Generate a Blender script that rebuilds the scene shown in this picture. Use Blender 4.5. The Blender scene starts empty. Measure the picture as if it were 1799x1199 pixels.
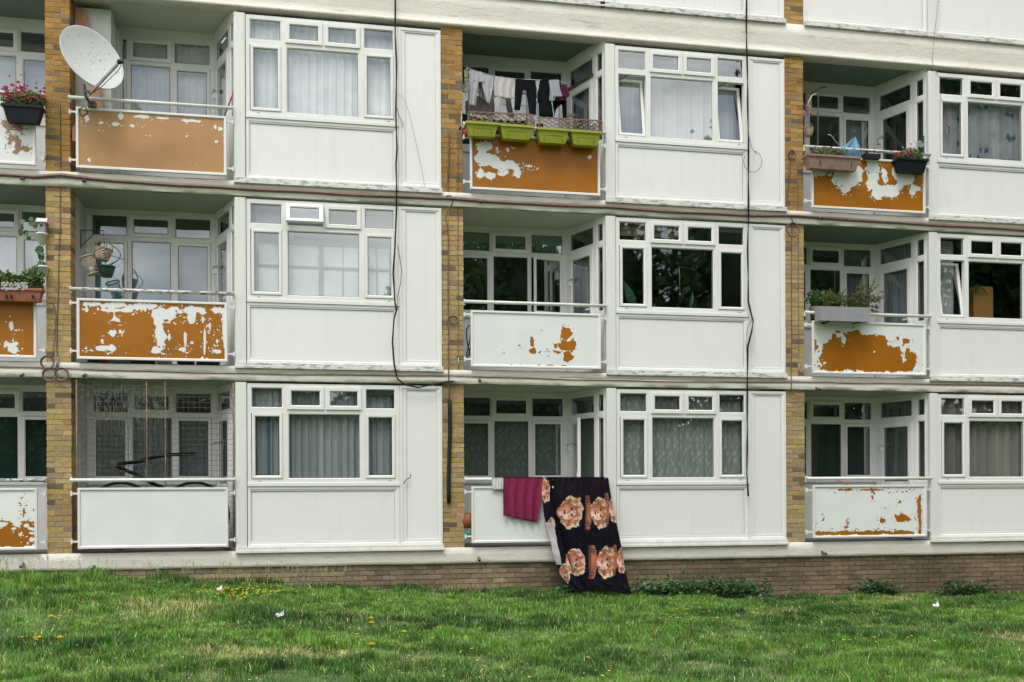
import bpy, math, random
import numpy as np
from mathutils import Vector, Matrix
random.seed(7); RNG = np.random.default_rng(11)
scene = bpy.context.scene
COL = scene.collection

# ------------------------------------------------------------------ camera frame
TH = math.atan(.1955); ROLL = .0045
F = 1749.0
CAM = Vector((3.7466, -15.053, .862))
_f = Vector((math.sin(TH), math.cos(TH), 0)); _r0 = Vector((math.cos(TH), -math.sin(TH), 0)); _u0 = Vector((0, 0, 1))
_r = _r0*math.cos(ROLL) - _u0*math.sin(ROLL); _u = _u0*math.cos(ROLL) + _r0*math.sin(ROLL)
def P(u, v, Y=0.0):
    """survey helper: where the ray of a photo point meets the real vertical plane y=Y"""
    d = _f + _r*((u-900)/F) + _u*((862-v)/F)
    t = (Y-CAM.y)/d.y
    return CAM + d*t
BW = 5.62; FH = 2.7

# ------------------------------------------------------------------ noise
def vnoise(x, y, seed=0):
    r = np.random.default_rng(seed); T = r.random((128, 128))
    xi = np.floor(x).astype(int); yi = np.floor(y).astype(int)
    fx = x-xi; fy = y-yi; fx = fx*fx*(3-2*fx); fy = fy*fy*(3-2*fy)
    a = T[xi % 128, yi % 128]; b = T[(xi+1) % 128, yi % 128]; c = T[xi % 128, (yi+1) % 128]; d = T[(xi+1) % 128, (yi+1) % 128]
    return (a*(1-fx)+b*fx)*(1-fy)+(c*(1-fx)+d*fx)*fy
def fbm(x, y, seed=0, o=4):
    s = 0; a = .5; t = 0
    for i in range(o):
        s = s+a*vnoise(x*2**i+i*17.3, y*2**i+i*5.1, seed+i); t += a; a *= .5
    return s/t
def lin(r, g, b):
    f = lambda c: (c/255/12.92) if c/255 <= .04045 else ((c/255+.055)/1.055)**2.4
    return (f(r), f(g), f(b))

# ------------------------------------------------------------------ materials
def nt(name):
    m = bpy.data.materials.new(name); m.use_nodes = True
    n = m.node_tree; b = n.nodes['Principled BSDF']; return m, n, b
def N(n, t, **k):
    x = n.nodes.new(t)
    for a, v in k.items(): setattr(x, a, v)
    return x
def coords(n, scale=(1, 1, 1)):
    g = N(n, 'ShaderNodeNewGeometry'); mp = N(n, 'ShaderNodeMapping'); mp.inputs['Scale'].default_value = scale
    n.links.new(g.outputs['Position'], mp.inputs['Vector']); return mp.outputs['Vector']
def noise(n, sc, det=4, vec=None, rough=.55, stretch=(1, 1, 1)):
    x = N(n, 'ShaderNodeTexNoise'); x.inputs['Scale'].default_value = sc; x.inputs['Detail'].default_value = det
    x.inputs['Roughness'].default_value = rough
    n.links.new(vec if vec is not None else coords(n, stretch), x.inputs['Vector']); return x.outputs['Fac']
def ramp(n, fac, stops):
    r = N(n, 'ShaderNodeValToRGB'); e = r.color_ramp.elements
    while len(e) < len(stops): e.new(.5)
    for i, (p, c) in enumerate(stops):
        e[i].position = p; e[i].color = (c[0], c[1], c[2], 1) if not isinstance(c, (int, float)) else (c, c, c, 1)
    n.links.new(fac, r.inputs['Fac']); return r.outputs['Color']
def mixc(n, fac, a, b, bt='MIX'):
    m = N(n, 'ShaderNodeMix', data_type='RGBA', blend_type=bt)
    for s, v in ((m.inputs['Factor'], fac), (m.inputs[6], a), (m.inputs[7], b)):
        if isinstance(v, (int, float)): s.default_value = v
        elif isinstance(v, tuple): s.default_value = (*v[:3], 1)
        else: n.links.new(v, s)
    return m.outputs[2]
def bump(n, b, h, st=.3, d=.01):
    x = N(n, 'ShaderNodeBump'); x.inputs['Strength'].default_value = st; x.inputs['Distance'].default_value = d
    n.links.new(h, x.inputs['Height']); n.links.new(x.outputs['Normal'], b.inputs['Normal'])
def M(name, col, rough=.5, var=.15, vs=8, bs=0, bsc=60, metal=0, stretch=(1, 1, 1), dark=None, spec=.5):
    m, n, b = nt(name)
    f = noise(n, vs, 5, stretch=stretch)
    lo = tuple(c*(1-var) for c in col); hi = tuple(min(1, c*(1+var*.6)) for c in col)
    c = ramp(n, f, [(.3, lo), (.7, hi)])
    if dark:
        f2 = noise(n, dark[1], 6, stretch=dark[2] if len(dark) > 2 else (1, 1, 1))
        k = ramp(n, f2, [(dark[3] if len(dark) > 3 else .55, 0.0), (dark[4] if len(dark) > 4 else .72, 1.0)])
        c = mixc(n, k, c, dark[0])
    n.links.new(c, b.inputs['Base Color']); b.inputs['Roughness'].default_value = rough
    b.inputs['Metallic'].default_value = metal; b.inputs['Specular IOR Level'].default_value = spec
    if bs: bump(n, b, noise(n, bsc, 5), bs)
    return m
def MV(name, rough=.7, var=.25, vs=40, bs=.3, bsc=90, spec=.3, sss=0, stretch=(1, 1, 1), trans=0):
    """colour comes from a per-piece attribute, broken up by noise"""
    m, n, b = nt(name)
    a = N(n, 'ShaderNodeVertexColor'); a.layer_name = 'Col'
    f = noise(n, vs, 5, stretch=stretch); k = ramp(n, f, [(.25, 1-var), (.75, 1+0*var)])
    c = mixc(n, 1.0, a.outputs['Color'], k, 'MULTIPLY')
    n.links.new(c, b.inputs['Base Color']); b.inputs['Roughness'].default_value = rough; b.inputs['Specular IOR Level'].default_value = spec
    if bs: bump(n, b, noise(n, bsc, 4), bs, .006)
    if trans:
        t = N(n, 'ShaderNodeBsdfTranslucent'); n.links.new(c, t.inputs['Color']); mx = N(n, 'ShaderNodeMixShader'); mx.inputs[0].default_value = trans
        n.links.new(b.outputs[0], mx.inputs[1]); n.links.new(t.outputs[0], mx.inputs[2]); n.links.new(mx.outputs[0], n.nodes['Material Output'].inputs['Surface'])
    return m
m_upvc = M('white_upvc', (.78, .775, .76), .38, .05, 3, dark=((.60, .58, .54), 5, (6, 6, .8), .64, .9))
m_panel = M('white_board', (.80, .795, .79), .42, .02, 1.6, dark=((.70, .70, .68), 2.4, (4, 4, .32), .54, .98))
m_oldwhite = M('weathered_white_paint', (.72, .72, .69), .55, .08, 6, .1, dark=((.42, .42, .41), 22, (1, 1, 1), .62, .72))
m_flaked = M('flaked_white_paint', (.62, .62, .6), .6, .1, 6, .2, dark=((.16, .16, .17), 16, (1, 1, 3), .5, .57))
m_postwhite = M('painted_timber_white', (.74, .745, .71), .5, .06, 4, .1, 30, stretch=(1, 1, .2), dark=((.5, .49, .44), 6, (6, 6, .7), .62, .8))
m_wallwhite = M('balcony_white_wall', (.64, .65, .63), .7, .08, 3, .1, 40)
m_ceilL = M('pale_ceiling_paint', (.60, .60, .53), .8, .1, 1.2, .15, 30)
m_ceilM = M('half_shade_tinted_ceiling_paint', (.36, .40, .33), .8, .15, 1.2, .15, 30)
m_ceilD = M('deep_shade_tinted_ceiling_paint', (.155, .20, .168), .8, .2, 1.2, .15, 30)
CEIL = {(0, 2): m_ceilL, (1, 1): m_ceilL, (1, 0): m_ceilL, (0, 1): m_ceilM, (0, 0): m_ceilM, (2, 0): m_ceilM, (2, 1): m_ceilD, (1, 2): m_ceilD, (2, 2): m_ceilD, (-1, 2): m_ceilD, (-1, 1): m_ceilD, (-1, 0): m_ceilD}  # recess shade put into the ceiling colour, balcony by balcony
m_floor = M('balcony_floor_concrete', (.11, .11, .10), .8, .2, 4, .2)
m_gasket = M('black_rubber', (.012, .012, .014), .7, .1, spec=.2)
m_dark = M('black_metal', (.009, .010, .012), .5, .2, spec=.3)
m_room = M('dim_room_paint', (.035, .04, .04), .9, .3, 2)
m_rod = M('galvanised_metal', (.35, .36, .36), .45, .2, 20, metal=.6)
m_rust = M('rusted_steel', (.22, .14, .09), .8, .4, 14, .3, dark=((.42, .38, .34), 9))
m_vent = M('dark_vent_plastic', (.03, .033, .04), .5, .1)
m_brick = MV('stock_brick', .85, .5, 34, .8, 70, .2)
m_mortar = M('grey_mortar', (.38, .315, .21), .95, .3, 30, .6, 60)
m_leaf = MV('leaf', .5, .25, 30, 0, spec=.4, trans=.3)
m_cloth = MV('cloth', .9, .16, 25, .25, 120, .1, trans=.12)
m_vc = MV('painted_object', .5, .15, 30, .08, 80, .4)

def concrete():
    m, n, b = nt('cream_rendered_concrete')
    c = ramp(n, noise(n, 1.3, 6, stretch=(.6, 1, 2)), [(.3, (.65, .62, .54)), (.6, (.71, .685, .615)), (.8, (.73, .71, .65))])
    k = ramp(n, noise(n, 7, 8, stretch=(.5, 1, 1.6), rough=.7), [(.56, 0.), (.66, 1.)])
    c = mixc(n, mixc(n, .30, (0, 0, 0), k), c, (.44, .40, .32))
    k2 = ramp(n, noise(n, 3.1, 9, stretch=(.35, 1, 3.5), rough=.75), [(.585, 0.), (.62, 1.)])
    c = mixc(n, mixc(n, .36, (0, 0, 0), k2), c, (.27, .25, .19))
    n.links.new(c, b.inputs['Base Color']); b.inputs['Roughness'].default_value = .85; b.inputs['Specular IOR Level'].default_value = .2
    h = N(n, 'ShaderNodeMath', operation='ADD'); n.links.new(noise(n, 38, 6), h.inputs[0]); n.links.new(noise(n, 9, 5), h.inputs[1])
    bump(n, b, h.outputs[0], .55, .015); return m
m_conc = concrete()

def glassmat(name, tint=(.94, .965, .955), k=3.4, wav=.10):
    m, n, b = nt(name); n.nodes.remove(b)
    ge = N(n, 'ShaderNodeNewGeometry'); dt = N(n, 'ShaderNodeVectorMath', operation='DOT_PRODUCT'); n.links.new(ge.outputs['Normal'], dt.inputs[0]); n.links.new(ge.outputs['Incoming'], dt.inputs[1])
    ab = N(n, 'ShaderNodeMath', operation='ABSOLUTE'); n.links.new(dt.outputs['Value'], ab.inputs[0]); om = N(n, 'ShaderNodeMath', operation='SUBTRACT', use_clamp=True); om.inputs[0].default_value = 1; n.links.new(ab.outputs[0], om.inputs[1])
    pw = N(n, 'ShaderNodeMath', operation='POWER'); n.links.new(om.outputs[0], pw.inputs[0]); pw.inputs[1].default_value = 4.5
    mu = N(n, 'ShaderNodeMath', operation='MULTIPLY_ADD', use_clamp=True); n.links.new(pw.outputs[0], mu.inputs[0]); mu.inputs[1].default_value = .8; mu.inputs[2].default_value = .22
    t = N(n, 'ShaderNodeBsdfTransparent'); t.inputs[0].default_value = (*tint, 1)
    g = N(n, 'ShaderNodeBsdfGlossy'); g.inputs['Roughness'].default_value = .015; g.inputs['Color'].default_value = (.93, .97, 1, 1)
    bp = N(n, 'ShaderNodeBump'); bp.inputs['Strength'].default_value = wav; bp.inputs['Distance'].default_value = .006
    n.links.new(noise(n, 1.7, 1), bp.inputs['Height']); n.links.new(bp.outputs[0], g.inputs['Normal'])
    mx = N(n, 'ShaderNodeMixShader'); n.links.new(mu.outputs[0], mx.inputs[0]); n.links.new(t.outputs[0], mx.inputs[1]); n.links.new(g.outputs[0], mx.inputs[2])
    n.links.new(mx.outputs[0], n.nodes['Material Output'].inputs['Surface']); return m
m_glass = glassmat('window_glass')

def peelmat(name, under):
    """two coats: white paint where the flake field is positive, the board colour under it elsewhere"""
    m, n, b = nt(name)
    a = N(n, 'ShaderNodeAttribute'); a.attribute_name = 'flake'
    nz = noise(n, 55, 6, rough=.75); ad = N(n, 'ShaderNodeMath', operation='MULTIPLY_ADD'); n.links.new(nz, ad.inputs[0]); ad.inputs[1].default_value = .9; n.links.new(a.outputs['Fac'], ad.inputs[2])
    sb = N(n, 'ShaderNodeMath', operation='SUBTRACT'); n.links.new(ad.outputs[0], sb.inputs[0]); sb.inputs[1].default_value = .45
    k = ramp(n, sb.outputs[0], [(0., 0.), (.02, 1.)])
    w = ramp(n, noise(n, 2, 4), [(.3, (.72, .74, .74)), (.7, (.78, .80, .80))])
    lo = tuple(c*.86 for c in under); hi = tuple(c*1.1 for c in under)
    o = ramp(n, noise(n, 1.1, 4, stretch=(1, 1, 1.5)), [(.35, lo), (.65, hi)])
    o = mixc(n, ramp(n, noise(n, 60, 3), [(.74, 0.), (.78, .3)]), o, tuple(c*1.3 for c in under))
    n.links.new(mixc(n, k, o, w), b.inputs['Base Color']); b.inputs['Roughness'].default_value = .4; b.inputs['Specular IOR Level'].default_value = .3
    bump(n, b, k, .8, .006); return m
m_orange = peelmat('orange_board_under_flaking_white', (.345, .125, .006))
m_tan = peelmat('faded_tan_board_under_flaking_white', (.43, .24, .105))
m_pinktan = peelmat('faded_pinkish_board_under_flaking_white', (.36, .21, .14))

# ------------------------------------------------------------------ mesh builder
def wloc(o):
    v = Vector(o.location)
    while o.parent: o = o.parent; v = v+Vector(o.location)
    return v
class MB:
    def __init__(s): s.v = []; s.f = []; s.m = []; s.c = []; s.mi = 0; s.col = (1, 1, 1); s.sm = []; s.smooth = False
    def face(s, *ix):
        s.f.append(ix); s.m.append(s.mi); s.c.append(s.col); s.sm.append(s.smooth)
    def vert(s, p): s.v.append(tuple(p)); return len(s.v)-1
    def quad(s, a, b, c, d):
        i = [s.vert(p) for p in (a, b, c, d)]; s.face(*i)
    def box(s, x0, x1, y0, y1, z0, z1, j=0):
        r = (lambda: random.uniform(-j, j)) if j else (lambda: 0)
        i = [s.vert((x+r(), y+r(), z+r())) for z in (z0, z1) for y in (y0, y1) for x in (x0, x1)]
        for q in ((0, 1, 5, 4), (1, 3, 7, 5), (3, 2, 6, 7), (2, 0, 4, 6), (4, 5, 7, 6), (2, 3, 1, 0)): s.face(*(i[k] for k in q))
    def beam(s, a, b, w, h, up=(0, 0, 1)):
        a = Vector(a); b = Vector(b); d = (b-a).normalized(); u = Vector(up); sd = d.cross(u)
        if sd.length < 1e-4: sd = d.cross(Vector((0, 1, 0)))
        sd.normalize(); u = sd.cross(d); sd *= w/2; u = u*h/2
        i = [s.vert(p+x*sd+y*u) for p in (a, b) for x, y in ((-1, -1), (1, -1), (1, 1), (-1, 1))]
        for q in ((0, 1, 5, 4), (1, 2, 6, 5), (2, 3, 7, 6), (3, 0, 4, 7), (3, 2, 1, 0), (4, 5, 6, 7)): s.face(*(i[k] for k in q))
    def tube(s, pts, r, n=6, closed=False):
        pts = [Vector(p) for p in pts]; L = len(pts); rings = []
        sm = s.smooth; s.smooth = True; prev = None
        for k, p in enumerate(pts):
            if closed: d = pts[(k+1) % L]-pts[k-1]
            else: d = pts[min(k+1, L-1)]-pts[max(k-1, 0)]
            if d.length < 1e-9: d = Vector((0, 0, 1))
            d.normalize()
            if prev is None: a = d.cross(Vector((0, 1, 0)) if abs(d.y) < .9 else Vector((1, 0, 0)))
            else: a = prev-d*prev.dot(d)
            a.normalize(); prev = a; b = d.cross(a); rr = r[k] if isinstance(r, (list, tuple)) else r
            rings.append([s.vert(p+a*math.cos(t)*rr+b*math.sin(t)*rr) for t in [2*math.pi*i/n for i in range(n)]])
        for k in range(L if closed else L-1):
            A = rings[k]; B = rings[(k+1) % L]
            for i in range(n): s.face(A[i], A[(i+1) % n], B[(i+1) % n], B[i])
        if not closed: s.face(*rings[0][::-1]); s.face(*rings[-1])
        s.smooth = sm
    def lathe(s, c, prof, n=16, axis=None):
        """prof: (radius, height) about a vertical or given axis from c"""
        ax = Vector(axis or (0, 0, 1)).normalized(); a = ax.cross(Vector((0, 1, 0)) if abs(ax.y) < .9 else Vector((1, 0, 0))).normalized(); b = ax.cross(a); c = Vector(c)
        sm = s.smooth; s.smooth = True; R = []
        for r, h in prof: R.append([s.vert(c+ax*h+(a*math.cos(t)+b*math.sin(t))*r) for t in [2*math.pi*i/n for i in range(n)]])
        for A, B in zip(R, R[1:]):
            for i in range(n): s.face(A[i], A[(i+1) % n], B[(i+1) % n], B[i])
        s.smooth = sm
    def ring(s, x0, x1, z0, z1, w, yf, yb, fr=None, ch=.014, side=True):
        """picture-frame of width w with a chamfered inner lip; fr maps (x,y,z)"""
        fr = fr or (lambda x, y, z: (x, y, z))
        def lv(d, y): return [s.vert(fr(*q)) for q in ((x0+d, y, z0+d), (x1-d, y, z0+d), (x1-d, y, z1-d), (x0+d, y, z1-d))]
        L = [lv(0, yb), lv(0, yf+.004), lv(.004, yf), lv(w-ch, yf), lv(w, yf+ch), lv(w, yb)]
        if not side: L = L[1:]
        for A, B in zip(L, L[1:]):
            for i in range(4): s.face(A[i], A[(i+1) % 4], B[(i+1) % 4], B[i])
    def build(s, name, mats, parent=None, label=None, cat=None, group=None, kind=None, col=None, origin=None):
        me = bpy.data.meshes.new(name)
        V = np.array(s.v, dtype=np.float64)
        if parent is not None: off = np.array(wloc(parent))
        else: off = np.array(origin) if origin is not None else np.array([(V[:, 0].min()+V[:, 0].max())/2, (V[:, 1].min()+V[:, 1].max())/2, V[:, 2].min()])
        me.from_pydata((V-off).tolist(), [], s.f)
        for mm in (mats if isinstance(mats, (list, tuple)) else [mats]): me.materials.append(mm)
        me.polygons.foreach_set('material_index', s.m); me.polygons.foreach_set('use_smooth', s.sm)
        if col is not False and any(c != (1, 1, 1) for c in s.c):
            ca = me.color_attributes.new('Col', 'FLOAT_COLOR', 'CORNER'); arr = []
            for f, c in zip(s.f, s.c): arr.extend([*c, 1.0]*len(f))
            ca.data.foreach_set('color', arr)
        me.update()
        o = bpy.data.objects.new(name, me); COL.objects.link(o)
        if parent is not None: o.parent = parent
        else: o.location = off.tolist()
        tag(o, label, cat, group, kind); return o
def tag(o, label=None, cat=None, group=None, kind=None):
    if label: o['label'] = label
    if cat: o['category'] = cat
    if group: o['group'] = group
    if kind: o['kind'] = kind
def empty(name, loc, label=None, cat=None, group=None):
    o = bpy.data.objects.new(name, None); COL.objects.link(o); o.location = loc; o.empty_display_size = .1
    tag(o, label, cat, group); return o
def bigmesh(name, V, Fq, mats, cols=None, label=None, cat=None, kind=None, group=None, parent=None, smooth=True, per='POINT', origin=None):
    """V (n,3) array, Fq (m,k) index array, cols (n,3)"""
    me = bpy.data.meshes.new(name); V = np.asarray(V, dtype=np.float32).copy(); Fq = np.asarray(Fq, dtype=np.int32)
    if parent is not None: off = np.array(wloc(parent))
    elif origin is not None: off = np.array(origin)
    else: off = np.array([(V[:, 0].min()+V[:, 0].max())/2, (V[:, 1].min()+V[:, 1].max())/2, V[:, 2].min()])
    V = V-off
    m, k = Fq.shape
    me.vertices.add(len(V)); me.vertices.foreach_set('co', V.astype(np.float32).ravel())
    me.loops.add(m*k); me.loops.foreach_set('vertex_index', Fq.ravel())
    me.polygons.add(m); me.polygons.foreach_set('loop_start', np.arange(m, dtype=np.int32)*k)
    try: me.polygons.foreach_set('loop_total', np.full(m, k, dtype=np.int32))
    except Exception: pass
    me.update(calc_edges=True)
    if smooth: me.polygons.foreach_set('use_smooth', np.ones(m, dtype=bool))
    for mm in (mats if isinstance(mats, (list, tuple)) else [mats]): me.materials.append(mm)
    if cols is not None:
        ca = me.color_attributes.new('Col', 'FLOAT_COLOR', 'POINT')
        c4 = np.ones((len(V), 4), dtype=np.float32); c4[:, :3] = cols; ca.data.foreach_set('color', c4.ravel())
    me.validate(); me.update()
    o = bpy.data.objects.new(name, me); COL.objects.link(o)
    if parent is not None: o.parent = parent
    else: o.location = off.tolist()
    tag(o, label, cat, group, kind); return o

# ------------------------------------------------------------------ ground heights
def gz(x, y):
    x = np.asarray(x, dtype=float); y = np.asarray(y, dtype=float)
    w = np.interp(x, [-4, 0, 3, 6, 11, 17], [-.27, -.34, -.50, -.68, -.90, -.99])
    t = np.clip(-y/7, 0, 1); t = t*t*(3-2*t)
    n = (fbm(x*.5+40, y*.5+40, 3, 3)-.5)*.12*np.clip(-y/1.5, 0, 1)
    return w*(1-t)+(-.82)*t+n
# ================================================================== THE BLOCK OF FLATS
block = empty('apartment_block', (0, 0, 0), 'block of flats with yellow brick piers, cream concrete bands, white window bays and recessed balconies', 'building')

# ---- brick piers, built course by course
PAL2 = [(0.480, 0.270, 0.075), (0.528, 0.310, 0.100), (0.456, 0.236, 0.060), (0.564, 0.356, 0.130), (0.504, 0.299, 0.100), (0.408, 0.230, 0.075), (0.504, 0.270, 0.070)]
PAL1 = [(0.587, 0.420, 0.184), (0.650, 0.468, 0.218), (0.537, 0.360, 0.138), (0.625, 0.432, 0.230), (0.550, 0.408, 0.207), (0.650, 0.444, 0.161), (0.625, 0.360, 0.196)]
PAL0 = [(0.550, 0.396, 0.172), (0.600, 0.444, 0.218), (0.500, 0.336, 0.138), (0.562, 0.396, 0.230), (0.525, 0.396, 0.207), (0.600, 0.408, 0.138), (0.525, 0.324, 0.196)]
def pier(x0, z0, z1, pal, w=.327, dep=.30):
    b = MB(); n = round((z1-z0)/.075); ch = (z1-z0)/n
    b.mi = 1; b.box(x0+.005, x0+w-.005, .0045, dep, z0, z1); b.mi = 0
    for k in range(n):
        za = z0+k*ch+.006; zb = z0+(k+1)*ch-.006
        js = [.0, .2155, w] if k % 2 == 0 else [.0, .108, w]
        for a, c in zip(js, js[1:]):
            p = random.choice(pal); s = random.uniform(.78, 1.14); m0 = pal[0]; p = tuple(.78*v+.22*w_ for v, w_ in zip(p, m0))
            b.col = tuple(v*s for v in p)
            q = random.random()
            if q < (.003 if z0 > 5 else .012): b.col = (.38*s, .15*s, .09*s)
            elif q < .09: b.col = (.24*s, .17*s, .10*s)
            elif q < .22: b.col = tuple(v*.75+.06 for v in b.col)
            o = random.uniform(-.003, .003)
            b.box(x0+a+(.005 if a else random.uniform(-.003, .002)), x0+c-(.005 if c < w else random.uniform(-.003, .003)), o, dep-.002, za, zb, .0022)
    return b.build('brick_pier', [m_brick, m_mortar], block)
for bi in range(4):
    X = bi*BW
    for fl, (z0, z1, pal) in enumerate(((-.0, 2.50, PAL0), (2.70, 5.20, PAL1), (5.40, 7.95, PAL2), (8.44, 10.9, PAL2))):
        if bi == 0 and fl == 3: continue
        pier(X, z0+.001*bi, z1, pal)

# ---- party walls behind the piers
for bi in range(4):
    for z0, z1 in ((0, 2.5), (2.7, 5.2), (5.4, 7.985)):
        b = MB(); b.box(bi*BW+.012, bi*BW+.315, .301, 1.1, z0, z1); b.build('party_wall', m_wallwhite, block)

# ---- concrete bands
XL, XR = -3.4, 3*BW+.6
def band(name, prof, seed, lip=.006):
    """prof: outline (y,z) pairs front part, swept along X with uneven edges"""
    xs = np.arange(XL, XR, .05); n = len(prof); V = []; 
    for j, (y, z) in enumerate(prof):
        a = lip if 0 < j < n-1 else 0
        nz = (fbm(xs*3+j*9, xs*0+seed+j*3.3, seed, 4)-.5)*2; nz2 = (vnoise(xs*14, xs*0+j*7.7, seed+5)-.5)
        V.append(np.stack([xs, np.full_like(xs, y)+nz*a*.8, np.full_like(xs, z)+nz*a*1.6+nz2*a*.9], 1))
    V = np.concatenate(V); m = len(xs); Fs = []
    for j in range(n-1):
        i = np.arange(m-1); Fs.append(np.stack([j*m+i, j*m+i+1, (j+1)*m+i+1, (j+1)*m+i], 1))
    return bigmesh(name, V, np.concatenate(Fs), m_conc, parent=block, smooth=False)
for k, z in enumerate((2.7, 5.4)):
    band('concrete_band', [(1.2, z), (.02, z+.001), (-.029, z-.002), (-.030, z-.055), (-.030, z-.094), (-.020, z-.097), (-.020, z-.104), (-.042, z-.107), (-.043, z-.150), (-.042, z-.210), (-.037, z-.214), (.005, z-.215), (.3, z-.2155)], 3+k)
band('concrete_band', [(1.2, 8.44), (.02, 8.441), (-.035, 8.435), (-.035, 8.25), (-.035, 8.08), (-.036, 7.985), (-.052, 7.975), (-.052, 7.935), (-.03, 7.930), (.005, 7.928), (.17, 7.927), (.172, 7.99)], 9, .004)
band('concrete_band', [(1.2, 0), (.02, .0), (-.026, -.006), (-.026, -.12), (-.028, -.20), (-.026, -.242), (-.01, -.250), (.03, -.251)], 13, .005)

# ---- brick plinth
def plinth():
    b = MB(); ch = .0765; z = -.252; r = 0
    b.mi = 1; b.box(XL, XR, .025, .3, -1.35, -.250); b.mi = 0
    while z > -1.25:
        x = XL-(.113 if r % 2 else 0)
        while x < XR:
            L = .225
            if r % 4 == 3: L = .225
            s = random.uniform(.8, 1.12)
            t = vnoise(np.array([x*.8]), np.array([z*2.2]), 77)[0]
            pale = max(0, min(1, 1.1-x/7.0+random.uniform(-.2, .2)))
            base = Vector((.255, .192, .115))*(1-pale)+Vector((.47, .37, .245))*pale
            base *= s*(.72+.6*t)
            if random.random() < .10: base = base*.75
            b.col = tuple(base); o = random.uniform(-.003, .003)
            b.box(max(x+.005, XL), min(x+L-.005, XR), .012+o, .1, z-ch+.005, z-.006, .002)
            x += L
        z -= ch; r += 1
    b.build('brick_plinth', [m_brick, M('plinth_mortar', (.24, .20, .14), .95, .3, 20, .5, 60)], block)
plinth()

# ---- glazing helpers -------------------------------------------------------
def pane_obj(parent, x0, x1, z0, z1, y, fr=None, mat=None):
    b = MB(); t = random.uniform(-.0035, .0035); s = random.uniform(-.0035, .0035)
    fr = fr or (lambda x, y, z: (x, y, z))
    yy = lambda x, z: y+t*(z-z0)/(1.0)+s*(x-x0)
    b.quad(*(fr(x, yy(x, z), z) for x, z in ((x0, z0), (x1, z0), (x1, z1), (x0, z1))))
    return b.build('pane', mat or m_glass, parent)
def gasket(b, x0, x1, z0, z1, y, fr=None, w=.007):
    b.mi = 1; b.ring(x0, x1, z0, z1, w, y, y+.004, fr, .001, False); b.mi = 0
def sash_obj(parent, x0, x1, z0, z1, w, yf, yb, fr=None, name='sash'):
    b = MB(); b.ring(x0, x1, z0, z1, w, yf, yb, fr)
    gasket(b, x0+w-.001, x1-w+.001, z0+w-.001, z1-w+.001, yf+.018, fr)
    o = b.build(name, [m_upvc, m_gasket], parent)
    pane_obj(parent, x0+w, x1-w, z0+w, z1-w, yf+.022, fr); return o
def tilt(x0, z0, ang, ay, hinge_top=False):
    """rotate about a horizontal line (y=ay, z=z0); positive leans inward at the top"""
    c, s = math.cos(ang), math.sin(ang)
    return lambda x, y, z: (x, ay+(y-ay)*c+(z-z0)*s, z0+(z-z0)*c-(y-ay)*s)

def spandrel(parent, X, Z, x0, x1, z0, z1, px0, px1, pz0, pz1, yf=-.018):
    b = MB(); b.ring(X+x0, X+x1, Z+z0, Z+z1, .052, yf, .05)
    b.ring(X+px0-.012, X+px1+.012, Z+pz0-.012, Z+pz1+.012, .013, yf+.012, .05, None, .004)
    # infill between outer ring and bead
    for q in ((x0+.045, x1-.045, z0+.045, pz0-.008), (x0+.045, x1-.045, pz1+.008, z1-.045), (x0+.045, px0-.008, pz0-.008, pz1+.008), (px1+.008, x1-.045, pz0-.008, pz1+.008)):
        if q[1] > q[0] and q[3] > q[2]: b.box(X+q[0], X+q[1], yf+.010, .045, Z+q[2], Z+q[3])
    gasket(b, X+px0, X+px1, Z+pz0, Z+pz1, yf+.022, w=.004)
    b.build('spandrel_frame', [m_upvc, m_gasket], parent)
    b = MB(); b.box(X+px0, X+px1, yf+.026, .04, Z+pz0, Z+pz1); b.build('spandrel_panel', m_panel, parent)

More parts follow.
